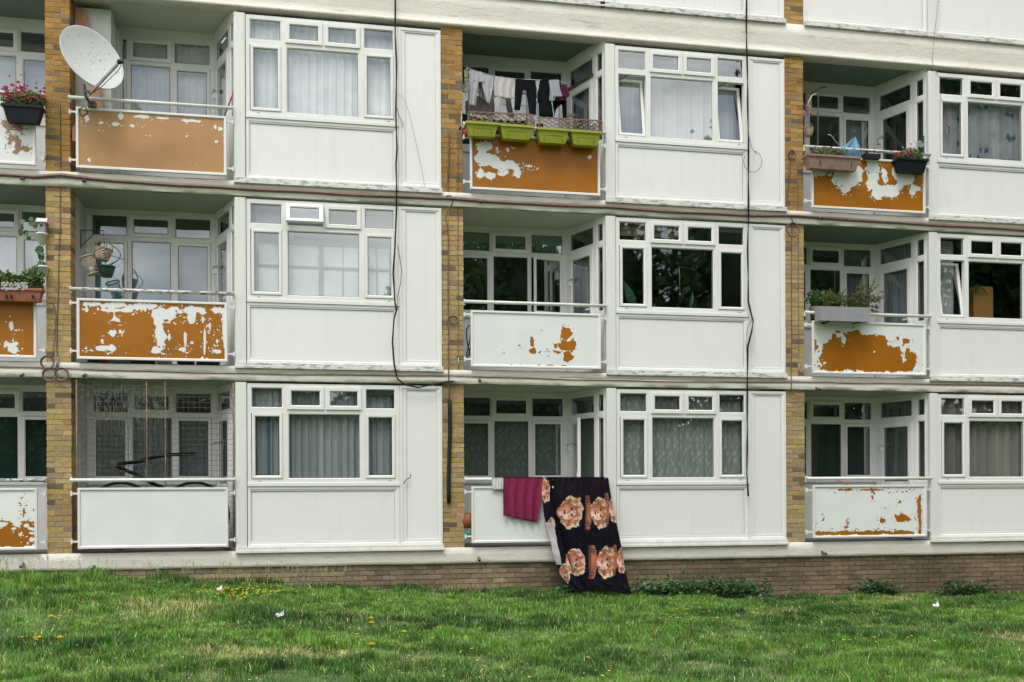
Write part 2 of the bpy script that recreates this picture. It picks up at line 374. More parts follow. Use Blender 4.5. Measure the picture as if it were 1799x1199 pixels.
def bay(bi, fl, Z, opts=()):
    X = bi*BW; YF = -.016
    p = empty('bay_window', (X+2.58, 0, Z)); p.parent = block
    # outer fixed frame: bars butted end to end
    b = MB(); y0, y1 = YF, .06
    V0, V1 = 1.045, 2.392
    b.box(X+2.745, X+2.800, y0, y1, Z+1.045, Z+2.392)
    b.box(X+2.745, X+4.965, y0, y1, Z+2.392, Z+2.450)
    b.box(X+4.902, X+4.965, y0, y1, Z+1.045, Z+2.392)
    b.box(X+2.745, X+4.965, y0, y1, Z+.985, Z+1.045)
    b.box(X+2.745, X+4.965, y0-.018, y1, Z+.940, Z+.985)
    b.box(X+3.252, X+3.328, y0, y1, Z+1.045, Z+2.392); b.box(X+4.383, X+4.458, y0, y1, Z+1.045, Z+2.392)
    b.box(X+3.846, X+3.882, y0, y1, Z+2.090, Z+2.392)
    for a, c in ((2.800, 3.252), (3.328, 4.383), (4.458, 4.902)): b.box(X+a, X+c, y0, y1, Z+2.012, Z+2.090)
    # chamfer beads round the fixed lights
    for a, c, e, g in ((2.800, 3.252, 2.090, 2.392), (3.328, 4.383, 1.045, 2.012), (4.458, 4.902, 2.090, 2.392)):
        b.ring(X+a, X+c, Z+e, Z+g, .014, YF+.004, .05, None, .010, False); gasket(b, X+a+.013, X+c-.013, Z+e+.013, Z+g-.013, YF+.02)
    for xx in (2.90, 4.80): # drainage slots
        b.mi = 1; b.box(X+xx, X+xx+.04, YF-.0025, YF+.01, Z+1.012, Z+1.019); b.mi = 0
    b.build('window_frame', [m_upvc, m_gasket], p)
    pane_obj(p, X+2.81, X+3.24, Z+2.10, Z+2.38, YF+.024); pane_obj(p, X+3.34, X+4.37, Z+1.055, Z+2.0, YF+.024); pane_obj(p, X+4.47, X+4.89, Z+2.10, Z+2.38, YF+.024)
    # trickle vent
    if 'novent' not in opts:
        b = MB(); b.box(X+4.478, X+4.882, YF+.028, YF+.06, Z+2.305, Z+2.375); b.box(X+4.478, X+4.882, YF+.026, YF+.03, Z+2.335, Z+2.341); b.build('trickle_vent', m_vent, p)
    # top sashes
    for i, (a, c) in enumerate(((3.314, 3.850), (3.878, 4.402))):
        fr = None
        if i == 0 and 'topopen' in opts:
            fr = tilt(0, Z+2.405, math.radians(28), YF-.01)
            ff = fr; fr = lambda x, y, z, ff=ff: ff(x, y, z)
        sash_obj(p, X+a, X+c, Z+2.070, Z+2.405, .064, YF-.022, YF-.002 if fr is None else YF+.03, fr, 'top_sash')
    # side sashes
    for i, (a, c) in enumerate(((2.812, 3.248), (4.461, 4.898))):
        fr = None
        if ('tilt' in opts) or ('tiltleft' in opts and i == 0): fr = tilt(0, Z+1.055, math.radians(9.5), YF)
        sash_obj(p, X+a, X+c, Z+1.052, Z+2.008, .046, YF-.012 if fr is None else YF, YF+.04, fr)
        if fr:
            b = MB(); b.beam(fr(X+a+.05, YF+.01, Z+1.99), (X+a+.16, YF+.02, Z+2.01), .012, .012); b.build('stay_arm', m_rod, p)
    spandrel(p, X, Z, 2.745, 4.965, .045, .936, 2.797, 4.890, .135, .868)
    b = MB(); b.box(X+2.58, X+2.735, -.030, .08, Z+.045, Z+2.462); b.box(X+2.60, X+2.715, -.033, -.029, Z+.05, Z+2.455); b.build('corner_post', m_postwhite, p)
    # side column
    b = MB(); b.ring(X+4.968, X+5.614, Z+.045, Z+2.452, .055, YF-.002, .05); b.ring(X+5.058, X+5.548, Z+.122, Z+2.398, .017, YF+.010, .05, None, .005)
    for q in ((5.018, 5.564, .095, .126), (5.018, 5.564, 2.394, 2.402), (5.018, 5.062, .126, 2.394), (5.544, 5.564, .126, 2.394)): b.box(X+q[0], X+q[1], YF+.008, .045, Z+q[2], Z+q[3])
    gasket(b, X+5.072, X+5.534, Z+.136, Z+2.384, YF+.020, w=.004); b.build('side_frame', [m_upvc, m_gasket], p)
    b = MB(); b.box(X+5.072, X+5.534, YF+.024, .04, Z+.136, Z+2.384); b.build('side_panel', m_panel, p)
    # sill
    b = MB(); xs = [2.575, 5.625] if not (bi == 1 and fl == 3) else [2.5, 5.625]
    b.box(X+xs[0], X+xs[1], -.060, .06, Z-.004, Z+.044); b.box(X+xs[0], X+xs[1], -.075, .05, Z-.034, Z-.004)
    b.build('window_sill', m_oldwhite if fl == 0 else m_flaked_edge, p)
    # dark room behind
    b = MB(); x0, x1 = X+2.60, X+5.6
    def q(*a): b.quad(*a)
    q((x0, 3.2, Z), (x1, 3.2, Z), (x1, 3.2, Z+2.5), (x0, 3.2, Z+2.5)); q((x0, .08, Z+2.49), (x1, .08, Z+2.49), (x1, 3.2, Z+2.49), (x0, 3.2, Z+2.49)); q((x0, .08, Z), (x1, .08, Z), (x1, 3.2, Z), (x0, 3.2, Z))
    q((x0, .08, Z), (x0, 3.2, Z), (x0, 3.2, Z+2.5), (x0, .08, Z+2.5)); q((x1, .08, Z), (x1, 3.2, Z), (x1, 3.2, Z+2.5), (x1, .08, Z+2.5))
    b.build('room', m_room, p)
    return p
m_flaked_edge = M('sill_with_worn_paint', (.66, .66, .63), .55, .08, 6, .15, dark=((.30, .31, .33), 9, (1, 1, 4), .52, .6))

OPT = {(0, 2): (), (0, 1): ('topopen',), (1, 2): ('tilt',), (2, 1): ('tiltleft',)}
for bi in range(3):
    for fl in range(3): bay(bi, fl, fl*FH, OPT.get((bi, fl), ()))
    if bi: bay(bi, 3, 8.455)

# third floor: the balcony openings are closed in with white panels
for bi in (1, 2):
    X = bi*BW; Z = 8.455
    p = empty('enclosed_balcony', (X+.33, 0, Z)); p.parent = block
    spandrel(p, X, Z, .335, 2.572, .045, .86, .40, 2.50, .13, .80)
    b = MB(); b.ring(X+.335, X+2.572, Z+.87, Z+2.45, .07, -.018, .05); b.box(X+1.40, X+1.48, -.016, .05, Z+.93, Z+2.39); b.build('window_frame', m_upvc, p)
    pane_obj(p, X+.40, X+1.40, Z+.93, Z+2.39, 0); pane_obj(p, X+1.48, X+2.51, Z+.93, Z+2.39, 0)
    b = MB(); b.box(X+.332, X+2.574, -.060, .06, Z-.004, Z+.044); b.box(X+.332, X+2.574, -.072, .05, Z-.034, Z-.004); b.build('window_sill', m_flaked_edge, p)
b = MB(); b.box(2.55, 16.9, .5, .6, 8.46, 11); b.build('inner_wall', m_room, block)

# ---- recessed balconies
def balcony(X, Z, fl, mirror=False, opts=()):
    """X = inner face of the pier on the near side"""
    sx = -1 if mirror else 1
    O = X if mirror else X-.32
    def T(x, y, z): return (O+sx*((x-.32) if mirror else x), y, Z+z)
    p = empty('recessed_balcony', T(.32, .3, 0)); p.parent = block
    H = {0: 2.49, 1: 2.49, 2: 2.588}[fl]; YB = 1.0
    CX = 2.20   # back corner
    # ceiling with plaster joint, floor
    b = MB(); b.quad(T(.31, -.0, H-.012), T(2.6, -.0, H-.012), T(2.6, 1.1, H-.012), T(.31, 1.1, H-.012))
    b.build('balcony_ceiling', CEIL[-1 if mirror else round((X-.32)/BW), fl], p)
    b = MB(); b.quad(T(.31, -.02, .006), T(2.6, -.02, .006), T(2.6, 1.1, .006), T(.31, 1.1, .006)); b.build('balcony_floor', m_floor, p)
    # back wall
    bw = MB(); 
    def bx(x0, x1, z0, z1, y0=0., y1=.07):
        a = T(x0, 0, z0); c = T(x1, 0, z1); bw.box(min(a[0], c[0]), max(a[0], c[0]), YB+y0, YB+y1, a[2], c[2])
    zt = H-.014
    bx(.32, CX, 2.392, zt); bx(.32, .398, 1.06, 2.392); bx(2.142, CX, 1.06, 2.392)
    bx(.918, .966, 1.06, 2.392); bx(1.556, 1.606, 1.06, 2.392)
    for a, c in ((.398, .918), (.966, 1.556), (1.606, 2.142)): bx(a, c, 2.010, 2.074)
    bx(.32, CX, .98, 1.06, -.02); bx(.32, CX, .006, .98, .02)
    for xx in (.45, 1.64): bx(xx+.06, xx+.38, 1.981, 1.997, -.014, 0.)    # trickle vents on the sash heads
    def rg(b, x0, x1, z0, z1, w, yf, yb, sd=False, ch=.010):
        a = T(x0, 0, z0)[0]; c = T(x1, 0, z0)[0]; b.ring(min(a, c), max(a, c), Z+z0, Z+z1, w, yf, yb, None, ch, sd)
    for x0, x1, z0, z1 in ((.398, .918, 2.074, 2.392), (.966, 1.556, 1.06, 2.010), (1.606, 2.142, 2.074, 2.392)):
        rg(bw, x0, x1, z0, z1, .013, YB+.004, YB+.05); bw.mi = 1; rg(bw, x0+.012, x1-.012, z0+.012, z1-.012, .007, YB+.016, YB+.02, False, .001); bw.mi = 0
    bw.build('back_window_frame', [m_upvc, m_gasket], p)
    def pn(x0, x1, z0, z1, y):
        a = T(x0, 0, 0)[0]; c = T(x1, 0, 0)[0]; pane_obj(p, min(a, c), max(a, c), Z+z0, Z+z1, y)
    for q in ((.405, .912, 2.08, 2.386), (.975, 1.548, 1.068, 2.002), (1.612, 2.136, 2.08, 2.386)): pn(*q, YB+.022)
    for i, (x0, x1, z0, z1, w) in enumerate(((.944, 1.572, 2.062, 2.404, .066), (.402, .914, 1.058, 2.004, .048), (1.609, 2.138, 1.058, 2.004, .050))):
        a = T(x0, 0, 0)[0]; c = T(x1, 0, 0)[0]; a, c = min(a, c), max(a, c); fr = None
        if i == 2 and 'sideopen' in opts:
            an = math.radians(13); cc, ss = math.cos(an), math.sin(an)
            fr = lambda x, y, z, c=c: (c+(x-c)*cc, y-abs(x-c)*ss, z)
        sash_obj(p, a, c, Z+z0, Z+z1, w, YB-.020, YB-.001 if fr is None else YB+.03, fr, 'sash')
    # room behind the balcony
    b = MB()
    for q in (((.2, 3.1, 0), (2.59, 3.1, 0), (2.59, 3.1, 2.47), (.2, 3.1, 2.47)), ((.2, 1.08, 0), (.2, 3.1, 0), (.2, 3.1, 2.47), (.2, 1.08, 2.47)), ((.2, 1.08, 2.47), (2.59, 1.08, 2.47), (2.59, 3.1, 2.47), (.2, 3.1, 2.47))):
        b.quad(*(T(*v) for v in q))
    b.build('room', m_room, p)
    if not mirror:
        # splayed side wall with door and sidelight
        A = Vector((X-.32+CX, YB, 0)); B = Vector((X-.32+2.572, .045, 0)); D = (B-A); L = D.length; D.normalize(); Nn = Vector((D.y, -D.x, 0))  # outward
        if Nn.x > 0: Nn = -Nn
        G = lambda s, y, z: tuple(A+D*s-Nn*y*1.0+Vector((0, 0, Z+z)))   # y<0 is toward the balcony
        G2 = lambda s, y, z: tuple(A+D*s-Nn*y+Vector((0, 0, z)))
        b = MB()
        def gb(s0, s1, z0, z1, y0=0., y1=.06):
            i = [b.vert(G(s, y, z)) for z in (z0, z1) for y in (y0, y1) for s in (s0, s1)]
            for q in ((0, 1, 5, 4), (1, 3, 7, 5), (3, 2, 6, 7), (2, 0, 4, 6), (4, 5, 7, 6), (2, 3, 1, 0)): b.face(*(i[k] for k in q))
        gb(0, .09, .006, zt); gb(.09, L, 2.392, zt); gb(.745, .835, .006, 2.392); gb(L-.03, L, .006, 2.392)
        gb(.09, .745, 2.020, 2.088); gb(.835, L-.03, 2.020, 2.088); gb(.835, L-.03, .006, .98)
        for s0, s1, z0, z1 in ((.09, .745, 2.088, 2.392), (.835, L-.03, 2.088, 2.392), (.835, L-.03, .98, 2.02)):
            b.ring(s0, s1, Z+z0, Z+z1, .022, .004, .05, G2, .01, False); gasket(b, s0+.020, s1-.020, Z+z0+.020, Z+z1-.020, .018, G2)
        b.build('side_window_frame', [m_upvc, m_gasket], p)
        for s0, s1, z0, z1 in ((.10, .735, 2.098, 2.382), (.85, L-.04, 2.098, 2.382), (.85, L-.04, .99, 2.01)): pane_obj(p, s0, s1, Z+z0, Z+z1, .022, G2)
        dop = 'dooropen' in opts
        if dop:
            an = math.radians(24); cA, sA = math.cos(an), math.sin(an)
            G3 = lambda s, y, z: G2(.10+(s-.10)*cA+(y)*sA, -(s-.10)*sA+y*cA, z)
        else: G3 = G2
        b = MB(); b.ring(.095, .742, Z+.02, Z+2.016, .088, -.016, .03, G3); gasket(b, .182, .655, Z+.99, Z+1.93, .004, G3)
        s0, s1 = .183, .654
        i = [b.vert(G3(s, y, z)) for z in (Z+.10, Z+.99) for y in (-.006, .03) for s in (s0, s1)]
        for q in ((0, 1, 5, 4), (1, 3, 7, 5), (3, 2, 6, 7), (2, 0, 4, 6), (4, 5, 7, 6), (2, 3, 1, 0)): b.face(*(i[k] for k in q))
        b.build('balcony_door', [m_upvc, m_gasket], p)
        pane_obj(p, .183, .654, Z+.995, Z+1.928, .008, G3)
        b = MB(); b.beam(G3(.70, -.045, Z+1.06), G3(.60, -.045, Z+1.06), .018, .02); b.beam(G3(.70, -.02, Z+.98), G3(.70, -.02, Z+1.16), .03, .012, (1, 0, 0)); b.build('door_handle', m_upvc, p)
        b = MB(); b.beam(G3(.13, -.03, Z+1.62), G3(.13, -.03, Z+1.52), .05, .05, (1, 0, 0)); b.beam(G3(.10, -.05, Z+1.60), G3(.22, -.05, Z+1.64), .05, .02); b.build('door_restrictor', m_upvc, p)
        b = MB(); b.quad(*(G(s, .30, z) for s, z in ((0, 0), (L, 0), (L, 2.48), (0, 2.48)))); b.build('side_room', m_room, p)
    # railing
    r0, r1 = (.335, 2.575) if not mirror else (.335, 2.575)
    mr = m_postwhite if fl == 0 else m_oldwhite
    if 'flaked' in opts: mr = m_flaked
    rl = MB()
    a = T(r0-.012, 0, 0)[0]; c = T(r1, 0, 0)[0]
    dz = {(0): .0}.get(fl, 0)
    rl.tube([(a, -.085, Z+1.035), (c, -.085, Z+1.035)], .026, 8)
    ro = rl.build('handrail', mr, p)
    for z in (.845, .165):
        for e0_, e1_, xe in ((.322, .48, .336), (2.40, 2.575, 2.562)):
            b = MB(); b.beam((T(e0_, 0, 0)[0], -.05, Z+z), (T(e1_, 0, 0)[0], -.05, Z+z), .02, .026); q = T(xe, 0, z)[0]; b.box(q-.010, q+.010, -.064, -.001, Z+z-.034, Z+z+.034); b.build('railing_bracket', m_upvc, p)
    for xe in (.336, 2.562):
        q = T(xe, 0, 0)[0]; b = MB(); b.box(q-.010, q+.010, -.064, -.001, Z+.985, Z+1.075); b.build('railing_bracket', m_upvc, p)
    # framed infill board
    e0, e1 = .425, 2.475
    a = T(e0, 0, 0)[0]; c = T(e1, 0, 0)[0]; a, c = min(a, c), max(a, c)
    z0, z1 = (.045, .905) if fl else (.062, .925)
    b = MB(); b.ring(a, c, Z+z0, Z+z1, .038, -.100, -.060, None, .010); b.build('panel_frame', m_postwhite if fl == 0 else m_upvc, p)
    return p, (a+.037, c-.037, Z+z0+.037, Z+z1-.037)

def board(p, rect, matl, base, blobs, seed):
    """infill board; blobs: (u,v,ru,rv,sign) in photo survey pixels -> real positions on the board"""
    x0, x1, z0, z1 = rect; nx, nz = 300, 126
    xs = np.linspace(x0, x1, nx); zs = np.linspace(z0, z1, nz); XX, ZZ = np.meshgrid(xs, zs)
    FF = np.full_like(XX, base*1.0)
    n1 = (fbm(XX*9, ZZ*9, seed, 5)-.5)*2; n2 = (fbm(XX*30, ZZ*30, seed+9, 3)-.5)*2; n3 = (fbm(XX*38, ZZ*38, seed+15, 2)-.5)*2
    for bl in blobs:
        u, v, ru, rv = bl[:4]; s = bl[4] if len(bl) > 4 else -base
        c = P(u, v, -.085); e = P(u+ru, v, -.085); g = P(u, v-rv, -.085)
        rx = max(abs(e.x-c.x), .005); rz = max(abs(g.z-c.z), .005); rm = min(rx, rz)
        jx = (fbm(XX*14, ZZ*14, seed+21, 3)-.5)*min(.05, rm*.9); jz = (fbm(XX*14+9, ZZ*14, seed+22, 3)-.5)*min(.05, rm*.9)
        d = (1-np.sqrt(((XX+jx-c.x)/rx)**2+((ZZ+jz-c.z)/rz)**2))*rm
        d = d+n1*min(.052, rm*1.1)+n2*min(.022, rm*.5)+(.008 if max(rx, rz)/rm > 4 else .002)
        near = (d > -.05) & (n3 > (.62 if seed in (2, 7) else .40))
        d = np.where(near, np.maximum(d, (n3-.47)*.12), d)
        d = np.clip(d/.02, -1, 1)
        FF = np.maximum(FF, d) if s > 0 else np.minimum(FF, -d)
    V = np.stack([XX.ravel(), np.full(XX.size, -.082), ZZ.ravel()], 1)
    i, j = np.meshgrid(np.arange(nx-1), np.arange(nz-1)); k = (j*nx+i).ravel()
    o = bigmesh('infill_board', V, np.stack([k, k+1, k+nx+1, k+nx], 1), matl, parent=p, smooth=False)
    at = o.data.attributes.new('flake', 'FLOAT', 'POINT'); at.data.foreach_set('value', FF.ravel().astype(np.float32))
    b = MB(); b.box(x0, x1, -.080, -.068, z0, z1); b.build('board_back', m_panel, p)
    return o
W, O_ = 1, -1
bal = {}
BO = {(0, 1): ('flaked',), (1, 1): ('sideopen',), (1, 0): ('dooropen',), (2, 2): ('flaked',)}
for bi in range(3):
    for fl in range(3): bal[bi, fl] = balcony(bi*BW+.32, fl*FH, fl, False, BO.get((bi, fl), ()))
for fl in range(3): bal[-1, fl] = balcony(0, fl*FH, fl, True, ('flaked',) if fl == 0 else ())
board(*bal[-1, 2], m_pinktan, 1, [(22, 219, 13, 8), (20, 232, 7, 9), (22, 246, 9, 10), (17, 250, 6, 7), (31, 255, 6, 10), (28, 267, 6, 3.5), (35, 226, 6, 4), (46, 262, 5.5, 6), (52, 218, 2.5, 2), (39, 235.5, 1.6, 1.3), (23.5, 254, 3, 4, 1), (24, 233, 4, 3, 1)], 1)
board(*bal[0, 2], m_tan, -1, [(206, 220, 9.00, 5.60), (213, 206, 3.00, 4.90), (177.5, 216, 3.75, 2.10), (234, 221.6, 3.75, 2.45), (152, 209, 4.50, 7.00), (250, 205, 7.50, 1.75), (333, 212, 12.00, 1.75), (388, 227, 3.38, 3.50), (381, 249, 3.75, 2.80), (157, 281, 2.25, 2.45), (250, 223, 2.25, 1.40), (257, 238, 1.50, 2.10), (175, 229, 1.12, 1.40), (290, 208, 6.00, 1.05), (400, 217, 2.25, 2.10), (379, 224, 1.88, 2.80), (327, 239, 0.90, 0.84), (338, 287, 0.90, 0.70)], 2)
board(*bal[1, 2], m_orange, -1, [(849.5, 258, 12, 10), (848, 280, 12, 16), (865, 284, 16, 14), (879, 290, 18, 10), (902, 292, 11, 8), (910.5, 304, 6, 6), (885, 304, 9, 7), (845, 304, 7, 8), (862, 308, 7, 6), (902, 260, 3, 2), (1035, 277, 4, 4), (927.5, 292, 5, 1.5), (874, 262, 2, 2.5), (892, 263, 2, 3), (855, 295, 9, 3, -1), (866, 299, 8, 3.5, -1)], 3)
board(*bal[2, 2], m_orange, -1, [(1488, 312, 26, 17), (1488, 328, 8, 9), (1509, 306, 10, 16), (1531, 293, 14, 14), (1533.5, 318, 15, 18), (1541.5, 339, 11, 15), (1563, 336, 17, 11), (1573, 341, 7, 8), (1555, 306, 6, 14), (1589.5, 305, 20, 22), (1581.5, 328, 11, 5), (1603, 333, 4.5, 10), (1611, 331, 5, 4), (1440, 305, 14, 4), (1459, 308, 5, 4), (1467, 317, 6, 7), (1520, 288, 4, 9, -1), (1561, 294, 4.5, 13, -1), (1520, 312, 3.5, 10, -1), (1548, 318, 5, 6, -1), (1567, 323, 6, 3, -1), (1612, 305, 4, 14, -1)], 4)
board(*bal[-1, 1], m_orange, -1, [(20, 572, 2.5, 5), (16, 605, 14, 4), (23, 614, 8, 5), (67.7, 542, 1.5, 3), (70, 586, 1.4, 48), (23, 598, 1.5, 4), (34, 580, 1, 1)], 5)
board(*bal[0, 1], m_orange, -1, [(163, 534.5, 14, 3), (153, 545, 3, 6), (204, 537, 22, 4), (204, 545, 17, 2.5), (219, 545, 8, 5), (201, 562, 8, 6), (198.5, 585.5, 5.5, 6), (181, 612, 15, 3), (198, 612, 6, 5), (263, 539, 20, 5), (280, 550, 15, 9), (298, 553, 11, 11), (280, 583, 7.5, 27), (286, 600, 6, 16), (277, 615, 8, 5), (309, 542, 7, 3), (330, 545, 15, 8), (350, 545, 17, 5), (379, 545, 19, 6), (394, 562, 2, 24), (336, 559, 7, 10), (298, 568, 9, 3), (338.5, 601.6, 4, 3), (324, 615, 5, 3.5), (382, 600, 2, 5), (382, 618, 7, 2.5), (369, 574, 1.5, 4), (298, 594, 1.6, 6), (326, 596, 1.4, 8), (212, 583, 2, 2.5), (180, 600, 3, 3), (357, 562, 1.5, 5), (360, 600, 1, 14)], 6)
board(*bal[1, 1], m_orange, 1, [(996, 587, 8, 10), (992, 608, 16, 9), (1007, 608, 4.5, 11), (999, 627, 8, 8), (983, 619, 6, 5), (935, 600, 2.8, 7), (937, 617, 5, 4), (900, 641.6, 2, 2), (947, 643.5, 4.5, 2), (967, 643.5, 4.5, 1.6), (991, 645, 4.5, 2), (962, 615, 1.6, 1.6), (913.5, 607, 1.2, 1.2), (951.6, 581, 1, 1), (916, 642, 1.3, 1.5), (948, 620, 1.2, 1.2), (886, 621, 1.2, 1), (965, 626, 1.4, 1.2)], 7)
board(*bal[2, 1], m_orange, 1, [(1501, 592, 15, 13), (1525, 605, 38, 16), (1480, 616, 40, 20), (1520, 635, 76, 16), (1560, 621, 24, 15), (1581.5, 643, 28, 9), (1470, 644, 32, 8), (1530, 646, 60, 7), (1455, 632, 16, 14), (1600, 635, 10, 17), (1595, 616, 3.5, 8), (1593, 600, 5.5, 5), (1431, 605.5, 5, 8), (1467, 592, 4, 5), (1547, 597, 8, 6), (1436, 610, 4, 5), (1473, 583, 3, 1.5), (1428, 645, 4, 2), (1578, 595, 1.5, 2), (1483, 598, 3, 6, 1), (1450, 638, 3, 2, 1)], 8)
board(*bal[-1, 0], m_orange, 1, [(30, 944, 62, 18), (0, 936, 40, 19), (50, 938, 24, 22), (66, 904, 3.5, 7), (68, 893.6, 2.5, 3), (68, 920, 4, 12), (42, 900, 1.2, 5), (57, 937, 6, 3, 1), (57, 949, 5.5, 4.5, 1), (38, 938, 1.6, 3, 1), (57, 930, 6, 3, 1), (30, 922, 7, 3, 1), (5, 922, 6, 3, 1), (47, 924, 4, 2.5, 1), (25, 929, 4, 1.6, 1)], 9)
board(*bal[0, 0], m_orange, 1, [], 10)
board(*bal[1, 0], m_orange, 1, [], 11)
board(*bal[2, 0], m_orange, 1, [(1426, 900, 2.2, 28), (1428, 927, 3, 13), (1493, 937.5, 66, 3.4), (1450, 938, 25, 3), (1520, 938, 30, 3), (1583.5, 936, 13, 3.2), (1616, 900, 2.2, 30), (1617, 925, 2, 15), (1583.5, 910, 10, 5), (1595, 912, 5, 3), (1551, 915, 4.2, 3.8), (1487, 927, 2.2, 2), (1533.5, 876, 1.7, 2.7), (1483.5, 861, 8, 1.5), (1537, 861, 12, 1), (1447.5, 912.5, 1.2, 2), (1556, 893, 1, 1), (1580, 884, 3, 1), (1490, 920, 1, 2)], 12)

# ---- overflow spouts
def spout(u, v, z_tilt=-.35):
    p = P(u, v, -.06); b = MB(); d = Vector((.25 if u > 900 else -.05, -1, z_tilt)).normalized()
    a = p-d*.07; e = p+d*.07
    b.smooth = True; b.tube([a, e], .021, 10); b.mi = 1; b.tube([e-d*.004, e+d*.001], .016, 10); b.build('overflow_spout', [M('grey_spout_plastic', (.10, .105, .11), .6, .2), m_gasket], block)
for u, v in ((41, 314), (149, 318), (40, 659), (150, 659), (845, 355), (843, 668), (1440, 383), (1436, 683), (165, 997), (40, 993), (842, 982), (1447, 971)): spout(u, v)
# ================================================================== CURTAINS AND BLINDS
def curtain(name, x0, x1, z0, z1, y, cols, label, amp=.018, freq=16, gap=None, cat='curtain', seed=1, fn=None, group=None, mat=None):
    nx = max(40, int((x1-x0)/.012)); nz = 26
    xs = np.linspace(x0, x1, nx); zs = np.linspace(z0, z1, nz); XX, ZZ = np.meshgrid(xs, zs)
    w = fbm(xs*2.2, xs*0+seed, seed, 3)*8+xs*freq*2.2
    fold = np.sin(w)+.5*np.sin(w*2.3+1)
    dr = 1-.25*(ZZ-z0)/(z1-z0)
    YY = y+amp*fold[None, :]*dr
    sh = (fbm(XX*3, ZZ*.5, seed+3, 3)-.5)*.10
    C = np.array(cols)[None, None, :]*(1+sh[..., None])
    if fn is not None: C = fn(XX, ZZ, C, xs)
    V = np.stack([XX.ravel(), YY.ravel(), ZZ.ravel()], 1)
    i, j = np.meshgrid(np.arange(nx-1), np.arange(nz-1)); k = (j*nx+i).ravel(); Fq = np.stack([k, k+1, k+nx+1, k+nx], 1)
    if gap is not None:
        cx = (XX[:-1, :-1]+XX[1:, 1:]).ravel()/2; cz = (ZZ[:-1, :-1]+ZZ[1:, 1:]).ravel()/2
        keep = np.ones(len(cx), bool)
        for g in gap: keep &= ~((cx > g[0]) & (cx < g[1]) & (cz > g[2]) & (cz < g[3]))
        Fq = Fq[keep]
    return bigmesh(name, V, Fq, mat or m_net, C.reshape(-1, 3), label, cat, group=group)
m_net = MV('curtain_fabric', .9, .06, 6, .05, 150, .1, trans=.08)
def lace(XX, ZZ, C, xs):
    p = np.abs(np.sin(XX*26+3*np.sin(ZZ*17))*np.sin(ZZ*24+2*np.sin(XX*21)))
    return C*(1+.55*(p[..., None] > .78)-.05)
def darktop(z):
    def f(XX, ZZ, C, xs): return C
    return f
YC = .11
def bx_(bi): return bi*BW+2.80, bi*BW+4.90
a, c = bx_(0)
curtain('net_curtain', a, c, 5.4+1.0, 5.4+2.4, YC, (.88, .89, .90), 'bright white sheer curtain filling the top floor bay window beside the satellite dish balcony', .016, 22, seed=2)
def bars(bi, Z):
    # pale sliding screens with grey rails, behind the middle floor left bay
    x0, x1 = bx_(bi); s = MB(); s.mi = 0; s.box(x0, x1, YC+.03, YC+.045, Z+.98, Z+1.88)
    s.mi = 1
    for x, w in ((x0+.06, .05), (x0+.42, .02), (x0+.98, .07), (x0+1.33, .018), (x0+1.60, .018), (x0+1.83, .03), (x0+2.03, .02)): s.box(x, x+w, YC+.018, YC+.030, Z+.98, Z+1.84)
    s.box(x0, x1, YC+.016, YC+.0305, Z+1.84, Z+1.90); s.box(x0, x1, YC+.012, YC+.029, Z+1.50, Z+1.53)
    s.build('screen_panels', [M('paper_screen', (.60, .66, .64), .6, .06, 2), M('screen_rail', (.24, .26, .29), .5, .1)], None, 'pale green white sliding screens with grey rails behind the middle floor left bay window', 'screen')
bars(0, 2.7)
curtain('net_curtain', a, c, 2.7+1.9, 2.7+2.42, YC+.12, (.50, .50, .53), 'grey blind above the sliding screens in the middle floor left bay window', .004, 3, seed=5)
def f00(XX, ZZ, C, xs):
    k = fbm(XX*7, ZZ*.3, 9, 3); C = C*(.62+.75*k[..., None]); d = ((XX > 3.02) & (XX < 3.07) & (ZZ < 2.0)); C[d] = (.10, .16, .28); return C
curtain('net_curtain', a, c, 1.0, 2.4, YC, (.40, .43, .46), 'grey blue pleated net curtain in the ground floor left bay window', .022, 26, seed=6, fn=f00)
a, c = bx_(1)
curtain('net_curtain', a-.02, c, 5.4+.95, 5.4+2.4, .27, (.50, .52, .53), 'grey pleated curtain behind the tilted open casements of the top floor middle bay', .025, 13, seed=7)
s = MB()
for k in range(9): s.col = random.choice([(.30, .20, .11), (.24, .16, .09), (.34, .24, .14)]); s.box(a, a+1.05, .12, .135, 2.7+2.20+k*.024, 2.7+2.221+k*.024)
for xx in (.25, .8): s.col = (.12, .08, .05); s.box(a+xx, a+xx+.015, .115, .122, 4.9, 5.12)
s.build('bamboo_blind', m_vc, None, 'rolled up brown bamboo blind at the head of the dark middle floor window', 'blind')
curtain('net_curtain', a, c, 1.0, 2.4, YC, (.36, .38, .37), 'patterned lace net curtain in the ground floor bay window right of the hanging sheet', .012, 14, seed=8, fn=lace)
a, c = bx_(2)
def bfly(XX, ZZ, C, xs):
    C = C*(.7+.6*fbm(XX*5, ZZ*1.2, 12, 3)[..., None])
    r = np.random.default_rng(5)
    for k in range(22):
        x = r.uniform(a, c); z = r.uniform(6.45, 7.4); t = r.uniform(-.5, .5); dx = (XX-x)*math.cos(t)+(ZZ-z)*math.sin(t); dz = -(XX-x)*math.sin(t)+(ZZ-z)*math.cos(t)
        m = ((np.abs(dx) < .085) & (np.abs(dz) < np.abs(dx)*.75+.004) & (np.abs(dx)+np.abs(dz)*.5 < .095)); C[m] = (.06, .12, .20) if k % 3 else (.35, .37, .42)
    return C
curtain('net_curtain', a, c, 5.4+1.0, 5.4+2.1, YC, (.42, .43, .46), 'grey white curtain scattered with blue butterflies in the top floor right bay window', .012, 12, seed=14, fn=bfly)
curtain('net_curtain', a, a+.46, 2.7+1.0, 2.7+2.4, .27, (.58, .60, .62), 'white sheer curtain behind the tilted open casement of the middle floor right bay', .02, 20, seed=15)
